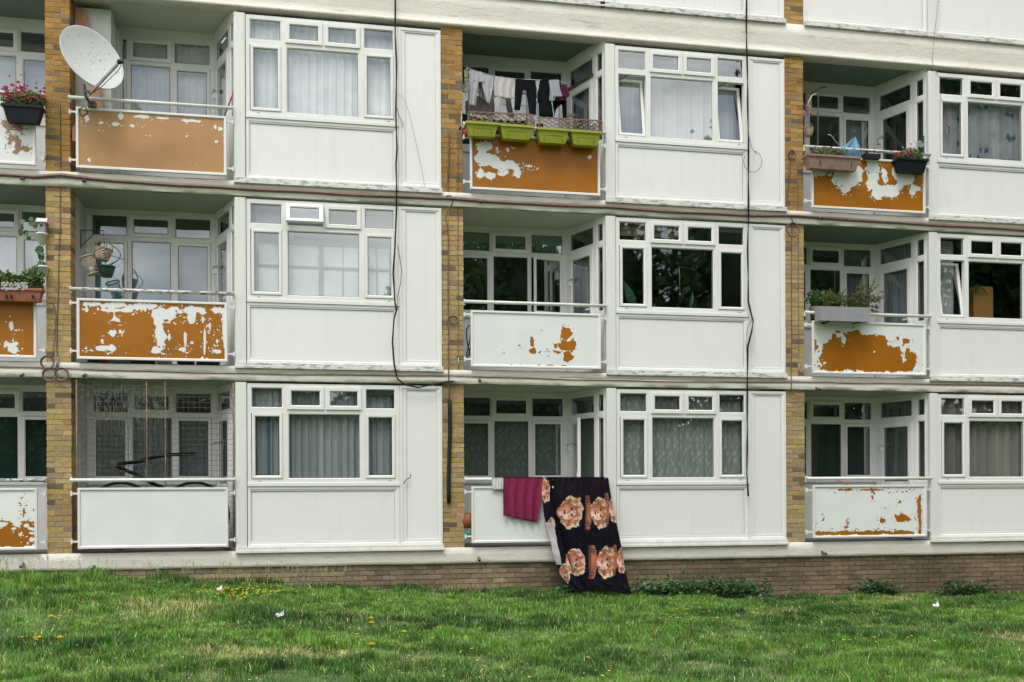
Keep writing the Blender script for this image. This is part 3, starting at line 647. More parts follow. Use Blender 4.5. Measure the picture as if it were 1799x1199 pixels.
def f20(XX, ZZ, C, xs): return C*(.5+.9*fbm(XX*6, ZZ*.35, 19, 3)[..., None])
curtain('net_curtain', a, c, 1.0, 2.36, YC, (.33, .31, .28), 'drab beige curtain drawn across the ground floor right bay window', .026, 13, seed=16, fn=f20)
# behind the balcony windows
def bc(bi): return bi*BW+.40, bi*BW+2.14
YB2 = 1.12
a, c = bc(0)
curtain('net_curtain', a, c, 5.4+.98, 5.4+2.4, YB2, (.88, .89, .90), 'white sheer curtain in the window behind the satellite dish', .014, 24, seed=21)
s = MB()
s.col = (.10, .30, .38); s.box(a+.02, a+.53, YB2, YB2+.01, 3.68, 4.70)
s.col = (.30, .39, .46); s.box(a+.56, a+1.17, YB2, YB2+.01, 3.68, 4.72)
s.col = (.32, .33, .37); s.box(a+1.19, a+1.75, YB2, YB2+.01, 3.68, 4.70)
s.build('roller_blind', m_vc, None, 'teal, pale blue and grey blinds behind the balcony window with hanging baskets', 'blind')
s = MB(); s.col = (.42, .42, .46); s.box(a+.22, c, YB2+.02, YB2+.03, 2.7+2.06, 2.7+2.17)
s.build('blind_hem', m_vc, None, 'pale strip of blind showing in the dark top lights above the hanging baskets', 'blind')
curtain('net_curtain', a, c, .98, 2.02, YB2, (.22, .26, .28), 'dull grey net curtain behind the wire mesh of the ground floor balcony', .016, 22, seed=22)
a, c = bc(1)
curtain('dark_curtain', a, c, 5.4+.98, 5.4+2.4, YB2, (.045, .06, .065), 'dark grey curtain behind the washing on the middle top balcony', .018, 20, seed=23)
s = MB(); s.col = (.075, .20, .15); s.box(a, c, YB2, YB2+.01, 2.7+2.06, 2.7+2.4)
s.build('roller_blind', m_vc, None, 'green roller blind in the top lights over the plain white balcony board', 'blind')
curtain('net_curtain', a, c, .98, 2.02, YB2, (.21, .24, .23), 'lace net curtain behind the ground floor balcony with the maroon towel', .010, 14, seed=24, fn=lace)
a, c = bc(2)
curtain('net_curtain', a+1.25, c, 5.4+.98, 5.4+2.0, YB2, (.28, .31, .33), 'grey curtain at the edge of the window behind the blue parasol', .02, 20, seed=25)
curtain('net_curtain', a+1.22, c, 2.7+.98, 2.7+2.4, YB2, (.17, .22, .23), 'pale curtain in the window behind the grey trough planter', .02, 20, seed=26)
curtain('dark_curtain', a, c, .98, 2.02, YB2, (.05, .075, .068), 'dark green grey curtain behind the ground floor right balcony', .014, 14, seed=27)
curtain('venetian_blind', -2.2, -.06, 5.4+.98, 5.4+2.02, YB2, (.74, .76, .78), 'white blind in the window behind the pink flowers at the left edge', .002, 3, seed=28, cat='blind', fn=lambda XX, ZZ, C, xs: C*(1-.10*(np.sin(ZZ*2*math.pi/.045)[..., None] > .6)))
curtain('net_curtain', -2.2, -.06, 2.7+.98, 2.7+2.02, YB2, (.60, .62, .66), 'pale sheer curtain in the window behind the terracotta trough at the left edge', .012, 20, seed=29)
curtain('dark_curtain', -2.2, -.06, .98, 2.02, YB2, (.018, .05, .045), 'very dark green curtain in the ground floor window at the left edge', .01, 10, seed=30)
# door side curtains (in the splayed side walls)
for bi in range(3):
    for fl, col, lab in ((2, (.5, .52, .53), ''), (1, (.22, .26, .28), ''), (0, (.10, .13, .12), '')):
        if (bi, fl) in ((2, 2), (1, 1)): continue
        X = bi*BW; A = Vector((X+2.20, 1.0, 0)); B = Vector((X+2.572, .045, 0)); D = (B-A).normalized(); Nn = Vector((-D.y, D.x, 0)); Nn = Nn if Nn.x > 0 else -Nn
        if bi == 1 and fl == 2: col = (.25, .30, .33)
        V = []; nn = 60
        for t in (0, 1):
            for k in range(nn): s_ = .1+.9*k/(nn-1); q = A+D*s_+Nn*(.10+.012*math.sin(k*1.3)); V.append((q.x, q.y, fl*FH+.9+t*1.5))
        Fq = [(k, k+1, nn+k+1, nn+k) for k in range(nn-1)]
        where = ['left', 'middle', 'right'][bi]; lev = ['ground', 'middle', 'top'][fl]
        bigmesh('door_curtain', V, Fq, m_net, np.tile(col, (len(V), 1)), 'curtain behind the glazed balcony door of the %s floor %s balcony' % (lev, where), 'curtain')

# things on the sills of the two dark windows
def leafblade(s, base, tip, w, side=(1, 0, 0)):
    base = Vector(base); tip = Vector(tip); sd = Vector(side).normalized(); n = 6; pr = None
    for k in range(n+1):
        t = k/n; p = base.lerp(tip, t)+Vector((0, -.04*math.sin(t*3.1), .0)); ww = w*math.sin(math.pi*(.08+.92*t)**.8)
        cur = (s.vert(p-sd*ww), s.vert(p+Vector((0, .01, 0))), s.vert(p+sd*ww))
        if pr: s.face(pr[0], pr[1], cur[1], cur[0]); s.face(pr[1], pr[2], cur[2], cur[1])
        pr = cur
s = MB(); s.col = (.05, .16, .09)
for (u0, v0, u1, v1, w) in ((1112, 540, 1096, 492, .07), (1116, 541, 1103, 500, .05)): leafblade(s, P(u0, v0, .14), P(u1, v1, .14), w)
s.build('banana_plant', m_leaf, None, 'large green leaf pressing against the dark left casement of the middle floor window', 'house plant')
s = MB(); s.col = (.07, .16, .08); leafblade(s, P(1212, 546, .13), P(1217, 512, .13), .035); leafblade(s, P(1168, 546, .13), P(1188, 540, .14), .012, (0, 0, 1)); s.col = (.4, .3, .2); s.beam(P(1148, 546, .12), P(1151, 534, .12), .012, .012)
s.build('snake_plant', m_leaf, None, 'small upright green leaf on the sill of the dark middle floor window', 'house plant')
s = MB(); s.tube([P(1194, 470, .13), P(1194.5, 485, .13), P(1195, 515, .13)], .003, 5); s.lathe(P(1195, 517, .13)-Vector((0, 0, .012)), [(0, 0), (.012, .004), (.012, .02), (0, .026)], 8)
s.build('pull_string', m_wallwhite, None, 'white pull cord hanging in the dark middle floor window', 'cord')
s = MB(); q0 = P(1709, 558, .35); q1 = P(1743, 505, .35); s.box(q0.x, q1.x, .32, .6, q0.z-.2, q1.z)
s.build('wooden_cupboard', M('pine_wood', (.46, .22, .07), .5, .2, 5, stretch=(1, 1, .2)), None, 'orange pine cupboard seen through the middle floor right window', 'cupboard')
s = MB()
for k in range(9):
    u = 1715+random.uniform(-12, 14); v = 500+random.uniform(-8, 14); s.col = (.05, .16, .07)
    leafblade(s, P(1716, 500, .30), P(u+random.uniform(-10, 12), v+6, .26), .022, (random.uniform(-1, 1), 0, random.uniform(-1, 1)))
s.build('trailing_house_plant', m_leaf, None, 'trailing green plant on top of the pine cupboard', 'house plant')
# rosette pinned on the butterfly window
q = P(1666.5, 220, .028); s = MB(); s.col = (.45, .05, .04); s.lathe(q, [(.0, .0), (.035, .0), (.036, .006), (.025, .008)], 14, (0, -1, 0)); s.col = (.8, .8, .8); s.lathe(q+Vector((0, -.004, 0)), [(.024, .006), (.012, .008)], 14, (0, -1, 0)); s.col = (.04, .05, .12); s.lathe(q+Vector((0, -.006, 0)), [(.012, .006), (0, .008)], 14, (0, -1, 0))
for dx, cl in ((-.014, (.7, .72, .75)), (0, (.07, .1, .3)), (.014, (.5, .06, .05))): s.col = cl; s.box(q.x+dx-.007, q.x+dx+.007, q.y-.002, q.y+.002, q.z-.15, q.z-.03)
s.build('rosette', m_cloth, None, 'red and white rosette with ribbons stuck in the top right window', 'rosette')

# ================================================================== SATELLITE DISH
def dish():
    c = P(163, 101, -.36); t = empty('satellite_dish', P(167, 186, -.12), 'large off white satellite dish on a bent arm clamped to the top left balcony rail', 'satellite dish')
    ax = Vector((.60, -.73, .32)).normalized()
    R = .445; n = 48; s = MB(); s.smooth = True
    up = (Vector((0, 0, 1))-ax*ax.z).normalized(); sd = ax.cross(up).normalized()
    rings = []
    for r, off in [(0, 0)]+[(R*k/8, 0) for k in range(1, 9)]:
        h = -.10*(1-(r/R)**2)
        rings.append([s.vert(c+ax*h+(up*math.cos(a_)*1.07+sd*math.sin(a_))*r) for a_ in [2*math.pi*i/n for i in range(n)]])
    rings.append([s.vert(c+ax*.004+(up*math.cos(a_)*1.07+sd*math.sin(a_))*(R+.010)) for a_ in [2*math.pi*i/n for i in range(n)]])
    rings.append([s.vert(c-ax*.016+(up*math.cos(a_)*1.07+sd*math.sin(a_))*(R+.008)) for a_ in [2*math.pi*i/n for i in range(n)]])
    for r in [R*k/8 for k in range(7, 0, -1)]:
        rings.append([s.vert(c-ax*.012+ax*(-.10*(1-(r/R)**2))+(up*math.cos(a_)*1.07+sd*math.sin(a_))*r) for a_ in [2*math.pi*i/n for i in range(n)]])
    for A, B in zip(rings, rings[1:]):
        for i in range(n): s.face(A[i], A[(i+1) % n], B[(i+1) % n], B[i])
    dm = M('dish_paint', (.52, .545, .54), .4, .05, 3, dark=((.22, .20, .16), 26, (1, 1, 1), .63, .67))
    s.build('reflector', dm, t)
    lnb = P(212, 109, -.80); foot = P(160, 163, -.50); s = MB()
    s.beam(foot, lnb+Vector((-.03, 0, -.03)), .022, .034); s.build('feed_arm', M('arm_metal', (.26, .25, .23), .5, .2, metal=.4), t)
    s = MB(); d = (c-lnb).normalized(); s.lathe(lnb, [(0, -.05), (.022, -.045), (.024, .0), (.034, .012), (.034, .03), (.028, .034), (0, .036)], 12, tuple(d)); s.build('receiver_head', m_dark, t)
    s = MB(); s.tube([lnb, P(213, 116, -.80), P(207, 126, -.74), P(197, 135, -.7), P(180, 152, -.6), P(160, 166, -.48), P(152, 176, -.2)], .005, 5); s.build('feed_cable', m_gasket, t)
    s = MB(); s.tube([P(148, 148, -.24), P(149, 158, -.24), P(151, 170, -.22), P(158, 180, -.18), P(167, 187, -.14)], .020, 8); s.box(*sorted((P(156, 187, -.1).x, P(170, 187, -.1).x)), -.17, -.06, P(163, 190, -.1).z, P(163, 181, -.1).z); s.tube([P(160, 163, -.50), P(150, 160, -.30)], .022, 8); s.build('mounting_arm', M('grey_bracket', (.12, .13, .13), .5, .2, metal=.3), t)
dish()
s = MB(); pts = []
for k in range(34):
    a_ = k*.42; r = 7+1.2*math.sin(k*1.7); pts.append(P(147+r*math.cos(a_), 196+r*1.15*math.sin(a_), -.13-.01*(k % 3)))
s.tube(pts, .006, 5); s.build('coiled_cable', m_gasket, None, 'tangle of black cable hanging under the satellite dish clamp', 'cable')

# balcony 0, top floor: cabinet, boards, pole
s = MB(); q0 = P(139, 300, .32); q1 = P(196, 22, .32); s.box(.33, P(195, 22, .32).x, .32, .62, 5.42, 7.90)
s.build('white_cabinet', m_wallwhite, None, 'tall white cabinet behind the satellite dish on the top left balcony', 'cabinet')
s = MB()
for k, (u, y) in enumerate(((204, .68), (210, .80), (215, .90))): q = P(u, 100, y); s.box(q.x-.05, q.x, y, y+.04, 5.42, 7.86-.03*k)
s.build('spare_door_panels', m_upvc, None, 'white door panels stacked upright beside the tall white cabinet', 'door panel')
s = MB(); a0 = P(142, 18, .28); s.beam(P(142.5, 18, .27), P(182, 250, .1), .14, .02, (.1, 1, 0)); s.build('wooden_board', M('raw_board', (.50, .25, .13), .7, .2, 8, stretch=(1, 1, .15)), None, 'reddish wooden board leaning on the cabinet behind the satellite dish', 'board')
s = MB(); s.mi = 0; s.tube([P(413.5, 155, .15), P(399, 193, .10)], .012, 6); s.mi = 1; s.tube([P(399, 193, .10), P(392, 212, .08), P(389, 224, .06)], .011, 6); s.build('broom', [M('red_handle', (.42, .05, .03), .4), m_dark], None, 'red and black broom handle leaning in the corner of the top left balcony', 'broom')
s = MB(); s.col = (.40, .19, .08); q = P(134, 232, .05); s.box(q.x-.02, q.x+.1, .03, .06, q.z-.12, q.z+.1, .03); s.build('cardboard_sheet', m_vc, None, 'scrap of orange cardboard behind the rail under the satellite dish', 'cardboard')

# ================================================================== PLANTS
def foliage(s, cx, cy, cz, rx, ry, rz, n, size, pal, up=.5, flat=.0, shape='ell'):
    for _ in range(n):
        while True:
            x, y, z = [random.uniform(-1, 1) for _ in range(3)]
            if x*x+y*y+z*z < 1: break
        p = Vector((cx+x*rx, cy+y*ry, cz+z*rz)); k = random.uniform(.6, 1.25); L = size*k
        d = Vector((random.gauss(0, 1)+x*.7, random.gauss(0, 1), random.gauss(0, .8)+up)).normalized(); w = d.cross(Vector((random.gauss(0, 1), random.gauss(0, 1), random.gauss(0, 1)))).normalized()*L*.38
        q = random.choice(pal); b_ = random.uniform(.7, 1.25); s.col = tuple(c*b_ for c in q)
        t = p+d*L; m = p+d*L*.55; s.face(s.vert(p), s.vert(m+w), s.vert(t), s.vert(m-w))
def stems(s, base, cx, cy, cz, rx, ry, rz, n, col=(.10, .13, .05), r=.003):
    for _ in range(n):
        s.col = col; e = Vector((cx+random.uniform(-rx, rx)*.9, cy+random.uniform(-ry, ry), cz+random.uniform(-.2, .9)*rz)); b0 = Vector((base[0]+random.uniform(-rx, rx)*.6, base[1], base[2]))
        s.tube([b0, b0.lerp(e, .5)+Vector((0, 0, .02)), e], r, 4)
def blossom(s, p, r, col, n=5):
    for k in range(n):
        a_ = k*2*math.pi/n+random.random(); s.col = tuple(c*random.uniform(.8, 1.15) for c in col)
        d = Vector((math.cos(a_), -.5+random.uniform(-.3, .3), math.sin(a_))).normalized(); w = d.cross(Vector((0, 1, 0))).normalized()*r*.5
        p = Vector(p); s.face(s.vert(p), s.vert(p+d*r*.6+w), s.vert(p+d*r), s.vert(p+d*r*.6-w))
G1 = [(.10, .20, .04), (.14, .24, .05), (.07, .15, .03), (.20, .27, .06)]
G2 = [(.05, .13, .04), (.07, .17, .05), (.10, .20, .07), (.04, .09, .03)]
def trough(name, x0, x1, y0, y1, z0, z1, taper, mat, label, cat='planter', group=None, lip=.018, extra=None, soil=True):
    t = empty(name, ((x0+x1)/2, (y0+y1)/2, z0), label, cat, group)
    s = MB(); tx, ty = taper
    L = [[(x0+tx, y0+ty), (x1-tx, y0+ty), (x1-tx, y1-ty), (x0+tx, y1-ty)], [(x0, y0), (x1, y0), (x1, y1), (x0, y1)], [(x0-lip, y0-lip), (x1+lip, y0-lip), (x1+lip, y1+lip), (x0-lip, y1+lip)]]
    def lv(q, z): return [s.vert((x, y, z)) for x, y in q]
    inn = [(x0+.012, y0+.012), (x1-.012, y0+.012), (x1-.012, y1-.012), (x0+.012, y1-.012)]
    R = [lv(L[0], z0), lv(L[1], z1-.035), lv(L[2], z1-.035), lv(L[2], z1), lv(inn, z1), lv(inn, z1-.04)]
    for A, B in zip(R, R[1:]):
        for i in range(4): s.face(A[i], A[(i+1) % 4], B[(i+1) % 4], B[i])
    s.face(*R[0][::-1]); s.build('trough', mat, t)
    if soil: s = MB(); s.box(x0+.013, x1-.013, y0+.013, y1-.013, z1-.045, z1-.03); s.build('soil', M('potting_soil', (.05, .035, .025), .95, .3, 30, .5), t)
    if extra: extra(t)
    return t
m_blackpl = M('black_planter_plastic', (.008, .011, .014), .5, .2, spec=.25)
m_terra = M('terracotta_plastic', (.30, .105, .055), .55, .25, 6)
m_brownpl = M('dusty_brown_plastic', (.29, .19, .155), .6, .2, 8, dark=((.20, .12, .09), 12))
m_lime = M('lime_green_plastic', (.30, .335, .028), .35, .12, 5, dark=((.28, .30, .10), 14, (1, 1, 1), .6, .75))
m_greypl = M('grey_planter_plastic', (.30, .30, .32), .5, .08)
def box_at(u0, u1, v0, v1, Y): a_ = P(u0, v1, Y); b_ = P(u1, v0, Y); return a_.x, b_.x, a_.z, b_.z
# pink flowers, top left
x0, x1, z0, z1 = box_at(5, 72, 186, 211, -.30)
trough('window_box', x0, x1, -.30, -.12, z0, z1, (.05, .03), m_blackpl, 'black plastic window box of pink flowers on the top floor rail at the left edge')
s = MB(); cx = (x0+x1)/2; stems(s, (cx, -.21, z1-.03), cx, -.2, z1+.14, .27, .08, .14, 44); foliage(s, cx, -.2, z1+.09, .29, .10, .13, 1150, .042, [(.16, .26, .04), (.24, .30, .05), (.10, .18, .04)])
for _ in range(120): blossom(s, (cx+max(-.3, min(.27, random.gauss(0, .16))), -.22+random.uniform(-.1, .06), z1+.07+abs(random.gauss(0, .10))), random.uniform(.016, .030), random.choice([(.55, .03, .14), (.40, .02, .12), (.60, .12, .25), (.25, .04, .10)]))
s.build('pink_flowers', m_leaf, None, 'small magenta flowers over bright green leaves in the black window box at the left edge', 'flowers')
# terracotta, middle left
x0, x1, z0, z1 = box_at(-60, 72, 507, 526, -.28)
def ex(t):
    s = MB()
    for u in (12, 20, 58): q = P(u, 521, -.31); s.box(q.x-.012, q.x+.012, -.318, -.29, q.z-.03, q.z+.02)
    s.build('hook', m_dark, t)
trough('window_box', x0, x1, -.28, -.12, z0, z1, (.03, .02), m_terra, 'long terracotta trough on the middle floor rail at the left edge', extra=ex)
s = MB()
for u, rx, rz in ((8, .16, .14), (56, .17, .15), (30, .18, .08)): q = P(u, 500, -.2); foliage(s, q.x, -.19, q.z+rz*.4, rx, .10, rz, 620, .045, G1)
s.build('leafy_herbs', m_leaf, None, 'bushy green herbs growing in the terracotta trough at the left edge', 'plant')
s = MB()
for _ in range(110): q = P(random.uniform(5, 50), random.uniform(497, 510), -.27); blossom(s, q+Vector((0, -.03, 0)), .016, (.75, .75, .72))
s.build('white_flowers', m_leaf, None, 'cluster of small white flowers spilling over the front of the terracotta trough', 'flowers')
s = MB(); q = P(62, 490, -.25); s.beam(q+Vector((-.06, 0, 0)), q+Vector((.06, 0, .0)), .05, .035); s.tube([q, q-Vector((0, 0, .12))], .01, 6); s.build('solar_light', m_dark, None, 'small black solar light stuck in the herbs of the terracotta trough', 'garden light')
# birdhouse, white pots, vines
s = MB(); q = P(75, 398, -.05); s.mi = 0; s.box(q.x-.05, q.x+.05, -.1, .0, q.z-.09, q.z+.06); s.mi = 1
s.face(*[s.vert(v) for v in ((q.x-.075, -.12, q.z+.055), (q.x+.075, -.12, q.z+.055), (q.x+.065, -.05, q.z+.115), (q.x-.065, -.05, q.z+.115))]); s.box(q.x-.075, q.x+.075, -.12, .01, q.z+.045, q.z+.058)
s.mi = 2; s.lathe((q.x, -.102, q.z), [(.018, 0), (0, .001)], 12, (0, -1, 0))
s.build('birdhouse', [M('weathered_timber', (.30, .27, .25), .8, .3, 20, .3), m_oldwhite, m_dark], None, 'small weathered birdhouse with a pale roof hanging by the left brick pier', 'birdhouse')
for (u, v, lab) in ((74, 419, 'white plastic pot hanging directly under the birdhouse'), (77, 477, 'white plastic pot hanging lowest by the left brick pier')):
    q = P(u, v, -.05); s = MB(); s.lathe(q-Vector((0, 0, .08)), [(0, 0), (.045, 0), (.068, .13), (.075, .13), (.075, .15), (.062, .15), (.055, .10), (0, .10)], 16); s.build('hanging_pot', m_upvc, None, lab, 'plant pot', 'white hanging pots')
s = MB()
for _ in range(46):
    t = random.random()
    if t < .45: u, v = random.uniform(32, 68), random.uniform(378, 415)
    elif t < .9: u, v = 72+random.gauss(0, 5), random.uniform(428, 468)
    else: u, v = random.uniform(60, 76), random.uniform(466, 480)
    q = P(u, v, -.04+random.uniform(-.05, .05)); s.col = random.choice([(.04, .12, .035), (.06, .17, .05), (.03, .08, .03)])
    d = Vector((random.uniform(-.5, .5), random.uniform(-.5, .1), -1)).normalized(); L = random.uniform(.06, .09); w = d.cross(Vector((0, 1, .2))).normalized()*L*.42
    s.face(s.vert(q), s.vert(q+d*L*.35+w), s.vert(q+d*L*.7+w*.7), s.vert(q+d*L), s.vert(q+d*L*.7-w*.7), s.vert(q+d*L*.35-w))
s.col = (.07, .09, .04); s.tube([P(34, 405, -.04), P(45, 385, -.04), P(62, 398, -.04), P(72, 425, -.04), P(68, 450, -.04), P(74, 470, -.04)], .004, 5)
s.build('climbing_vine', m_leaf, None, 'dark heart leaved vine trailing round the birdhouse and white pots', 'vine')
s = MB(); s.tube([P(76, 385, -.05), P(76, 480, -.05)], .003, 4); s.build('string', m_gasket, None, 'thin cord carrying the birdhouse and the white pots', 'cord')

# hanging baskets, middle left balcony
s = MB()
q = [P(142.5, 404, .30), P(142.5, 437, .30), P(168, 406, .18), P(143, 433, .30), P(163, 412, .18)]
s.tube([q[0], q[1]], .008, 5); s.tube([P(142.5, 405, .30), P(182, 405, .05)], .007, 5); s.tube([P(143, 433, .30), P(165, 412, .16)], .006, 5)
s.build('wall_bracket', m_dark, None, 'thin black triangular bracket on the side wall holding the hanging baskets', 'bracket')
def wicker(cen, R, H, tl, label, handle=True, name='wicker_basket'):
    t = empty(name, cen, label, 'basket'); s = MB(); ax = Vector((math.sin(tl), 0, math.cos(tl)))
    cols = [(.30, .22, .15), (.38, .30, .22), (.22, .15, .10), (.45, .38, .30)]
    n = 22; rows = 9
    a_ = ax.cross(Vector((0, 1, 0))).normalized(); b_ = ax.cross(a_); V = []
    for j in range(rows+1):
        tt = j/rows; r = R*(.62+.42*tt**.6)
        V.append([s.vert(cen+ax*(-H/2+H*tt)+(a_*math.cos(2*math.pi*i/n)+b_*math.sin(2*math.pi*i/n))*(r+.006*((i+j) % 2))) for i in range(n)])
    for j in range(rows):
        for i in range(n): s.col = random.choice(cols); s.face(V[j][i], V[j][(i+1) % n], V[j+1][(i+1) % n], V[j+1][i])
    s.col = cols[0]; s.face(*V[0][::-1])
    s.tube([cen+ax*H/2+(a_*math.cos(2*math.pi*i/n)+b_*math.sin(2*math.pi*i/n))*R*1.04 for i in range(n)], .009, 5, True)
    s.build('basket_body', m_vc, t)
    if handle:
        s = MB(); s.col = (.20, .14, .10); s.tube([cen+ax*(H*.3+R*1.75*math.sin(math.pi*k/12))+a_*R*1.02*math.cos(math.pi*k/12) for k in range(13)], .008, 6); s.build('handle', m_vc, t)
    return t
wicker(P(181, 448, .0), .115, .17, .18, 'round wicker basket with a hoop handle hanging on the middle left balcony')
cen = P(158.5, 464, .12); t = empty('rattan_lantern', cen, 'pale rattan and wire lantern hanging tilted beside the wicker basket', 'lantern'); s = MB(); ax = Vector((.34, 0, -1)).normalized()
a_ = ax.cross(Vector((0, 1, 0))).normalized(); b_ = ax.cross(a_)
s.col = (.48, .30, .14); s.tube([cen-ax*.10+(a_*math.cos(x)+b_*math.sin(x))*.105 for x in [2*math.pi*i/20 for i in range(20)]], .012, 6, True)
s.col = (.40, .33, .24); s.tube([cen+ax*.15+(a_*math.cos(x)+b_*math.sin(x))*.075 for x in [2*math.pi*i/20 for i in range(20)]], .012, 6, True); s.build('rattan_ring', m_vc, t)
s = MB(); s.col = (.45, .42, .36)
for i in range(22): x = 2*math.pi*i/22; s.tube([cen-ax*.10+(a_*math.cos(x)+b_*math.sin(x))*.1, cen+ax*.15+(a_*math.cos(x+.3)+b_*math.sin(x+.3))*.07], .003, 4)
s.tube([cen-ax*.11-a_*.1, cen-ax*.22, cen-ax*.11+a_*.1], .003, 4); s.build('wire_cage', m_vc, t)
s = MB(); s.col = (.55, .5, .42); s.lathe(cen+ax*.15, [(0, 0), (.045, 0), (.045, -.10), (0, -.10)], 12, tuple(ax)); s.build('candle_holder', m_vc, t)
cen = P(188, 478, .08); t = empty('hanging_planter', cen, 'dark green plastic hanging planter below the wicker basket', 'hanging planter'); s = MB(); s.lathe(cen-Vector((0, 0, .075)), [(0, 0), (.075, 0), (.105, .10), (.112, .14), (.122, .14), (.122, .155), (.105, .155), (.095, .12), (0, .12)], 20); s.build('bowl', M('dark_green_plastic', (.015, .05, .045), .4), t)
s = MB(); s.tube([P(181, 405, .05), P(184, 430, .07), cen+Vector((-.06, 0, .22)), cen+Vector((-.11, 0, .08))], .005, 5)
s.tube([cen+Vector((.17*math.sin(k/10*math.pi)+.02, .0, .08+.34*(1-k/10)*1.0)) for k in range(11)], .006, 5); s.tube([cen+Vector((.0, -.11, .08)), cen+Vector((0, 0, .40))], .004, 4)
s.build('hanger', m_dark, t)

# lime green troughs with wire fronts, and trellis
for (u0, u1, v0, v1, lab) in ((821, 875, 217, 237, 'lime green trough at the left end of the row, next to the brick pier'), (880, 936, 222, 242, 'lime green trough second from the brick pier'), (945, 999, 228, 249, 'lime green trough third from the brick pier'), (1004, 1055, 232, 253, 'lime green trough at the right end of the row, with dry grey twigs')):
    x0, x1, z0, z1 = box_at(u0, u1, v0, v1, -.30)
    def ex(t, x0=x0, x1=x1, z0=z0, z1=z1):
        s = MB(); h = .335; s.tube([(x0+.10, -.315, z0+.01), (x0+.095, -.345, z0+.09), (x1-.095, -.345, z0+.085), (x1-.10, -.315, z0+.005)], .004, 5); s.build('wire_holder', m_dark, t)
    trough('lime_trough', x0, x1, -.31, -.13, z0, z1, (.045, .03), m_lime, lab, 'planter', 'lime green troughs on the top middle balcony', extra=ex)
def trellis(u0, u1, va0, va1, vb0, vb1, label):
    s = MB(); A = P(u0, va0, -.12); B = P(u1, va1, -.12); C_ = P(u0, vb0, -.12); D_ = P(u1, vb1, -.12)
    m = lambda a_, b_: (A.lerp(B, a_)).lerp(C_.lerp(D_, a_), b_)
    for a_, b_, c_, d_ in ((0, 0, 1, 0), (0, 1, 1, 1), (0, 0, 0, 1.12), (1, 0, 1, 1.25)): s.beam(m(a_, b_), m(c_, d_), .012, .018)
    n = 9; st = 1/n
    for k in range(-3, n+3):
        for sg in (1, -1):
            x0_, y0_, x1_, y1_ = k*st, 0, k*st+sg*.30, 1
            pts = []
            for t_ in np.linspace(0, 1, 31):
                x = x0_+(x1_-x0_)*t_
                if 0 <= x <= 1: pts.append(t_)
            if len(pts) > 2: ta, tb = pts[0], pts[-1]; s.beam(m(x0_+(x1_-x0_)*ta, ta)+Vector((0, .006*sg, 0)), m(x0_+(x1_-x0_)*tb, tb)+Vector((0, .006*sg, 0)), .006, .010)
    s.build('trellis', M('brown_trellis_wood', (.22, .12, .085), .7, .2), None, label, 'trellis', 'brown trellises behind the lime troughs')
trellis(823, 938, 196.5, 202, 215, 221.5, 'brown diamond trellis behind the two left lime green troughs')
trellis(947, 1058, 206.5, 212.5, 225, 231, 'brown diamond trellis behind the two right lime green troughs')
s = MB()
for u in (828, 833, 846, 850, 858, 926, 930, 938, 887, 960, 953, 990, 1003, 1015, 1024):
    for _ in range(2): q = P(u+random.uniform(-3, 3), 207+(u-820)*.055+random.uniform(-8, 8), -.16); blossom(s, q, .022, (.42, .46, .10), 3)
s.build('trailing_leaves', m_leaf, None, 'sparse yellow green leaves climbing the brown trellis', 'plant')
s = MB()
for _ in range(90):
    q = P(1042+random.gauss(0, 5), 226+random.gauss(0, 5), -.2); s.col = random.choice([(.20, .16, .15), (.33, .28, .27), (.13, .10, .09)]); s.tube([q, q+Vector((random.uniform(-.05, .06), random.uniform(-.04, .02), random.uniform(-.03, .08)))], .0025, 3)
s.build('dry_twigs', m_leaf, None, 'dry grey dead twigs in the lime green trough farthest right', 'plant')
def cloth(s, Le, Re, Y, n=22, folds=3, amp=.012, thick=.012, dy=0.0, ph=0, colfn=None):
    """strip of cloth between two edge polylines given in photo survey points on plane Y, with folds and thickness"""
    def samp(E, t):
        k = t*(len(E)-1); i = min(int(k), len(E)-2); f = k-i; return (E[i][0]*(1-f)+E[i+1][0]*f, E[i][1]*(1-f)+E[i+1][1]*f)
    nu = max(8, folds*6); sides = []
    for sd in (0, 1):
        g = []
        for j in range(n+1):
            t = j/n; L = samp(Le, t); R = samp(Re, t); row = []
            for i in range(nu+1):
                a_ = i/nu; u = L[0]*(1-a_)+R[0]*a_; v = L[1]*(1-a_)+R[1]*a_
                e = math.sin(math.pi*a_)**.35
                y = Y-dy*t-(1-2*sd)*thick*.5*e-amp*(.25+.75*t)*math.sin(a_*folds*2*math.pi+ph+1.3*math.sin(t*3+ph))
                q = P(u, v, Y-dy*t); row.append(s.vert((q.x, y, q.z)))
            g.append(row)
        sides.append(g)
    base = s.col; s.smooth = True
    for sd, g in enumerate(sides):
        for j in range(n):
            for i in range(nu):
                s.face(*( (g[j][i], g[j][i+1], g[j+1][i+1], g[j+1][i]) if sd == 0 else (g[j][i], g[j+1][i], g[j+1][i+1], g[j][i+1])))
    for j in range(n):
        for k in (0, nu): s.face(sides[0][j][k], sides[0][j+1][k], sides[1][j+1][k], sides[1][j][k])
    for j in (0, n):
        for i in range(nu): s.face(sides[0][j][i], sides[0][j][i+1], sides[1][j][i+1], sides[1][j][i])
    s.smooth = False
def garment(name, col, strips, Y, label, cat, folds=2, amp=.014, thick=.03):
    s = MB(); s.col = col
    for k, (L, R) in enumerate(strips): cloth(s, L, R, Y+.004*k, 18, folds, amp, thick, 0, k*1.7+len(name))
    return s.build(name, m_cloth, None, label, cat)
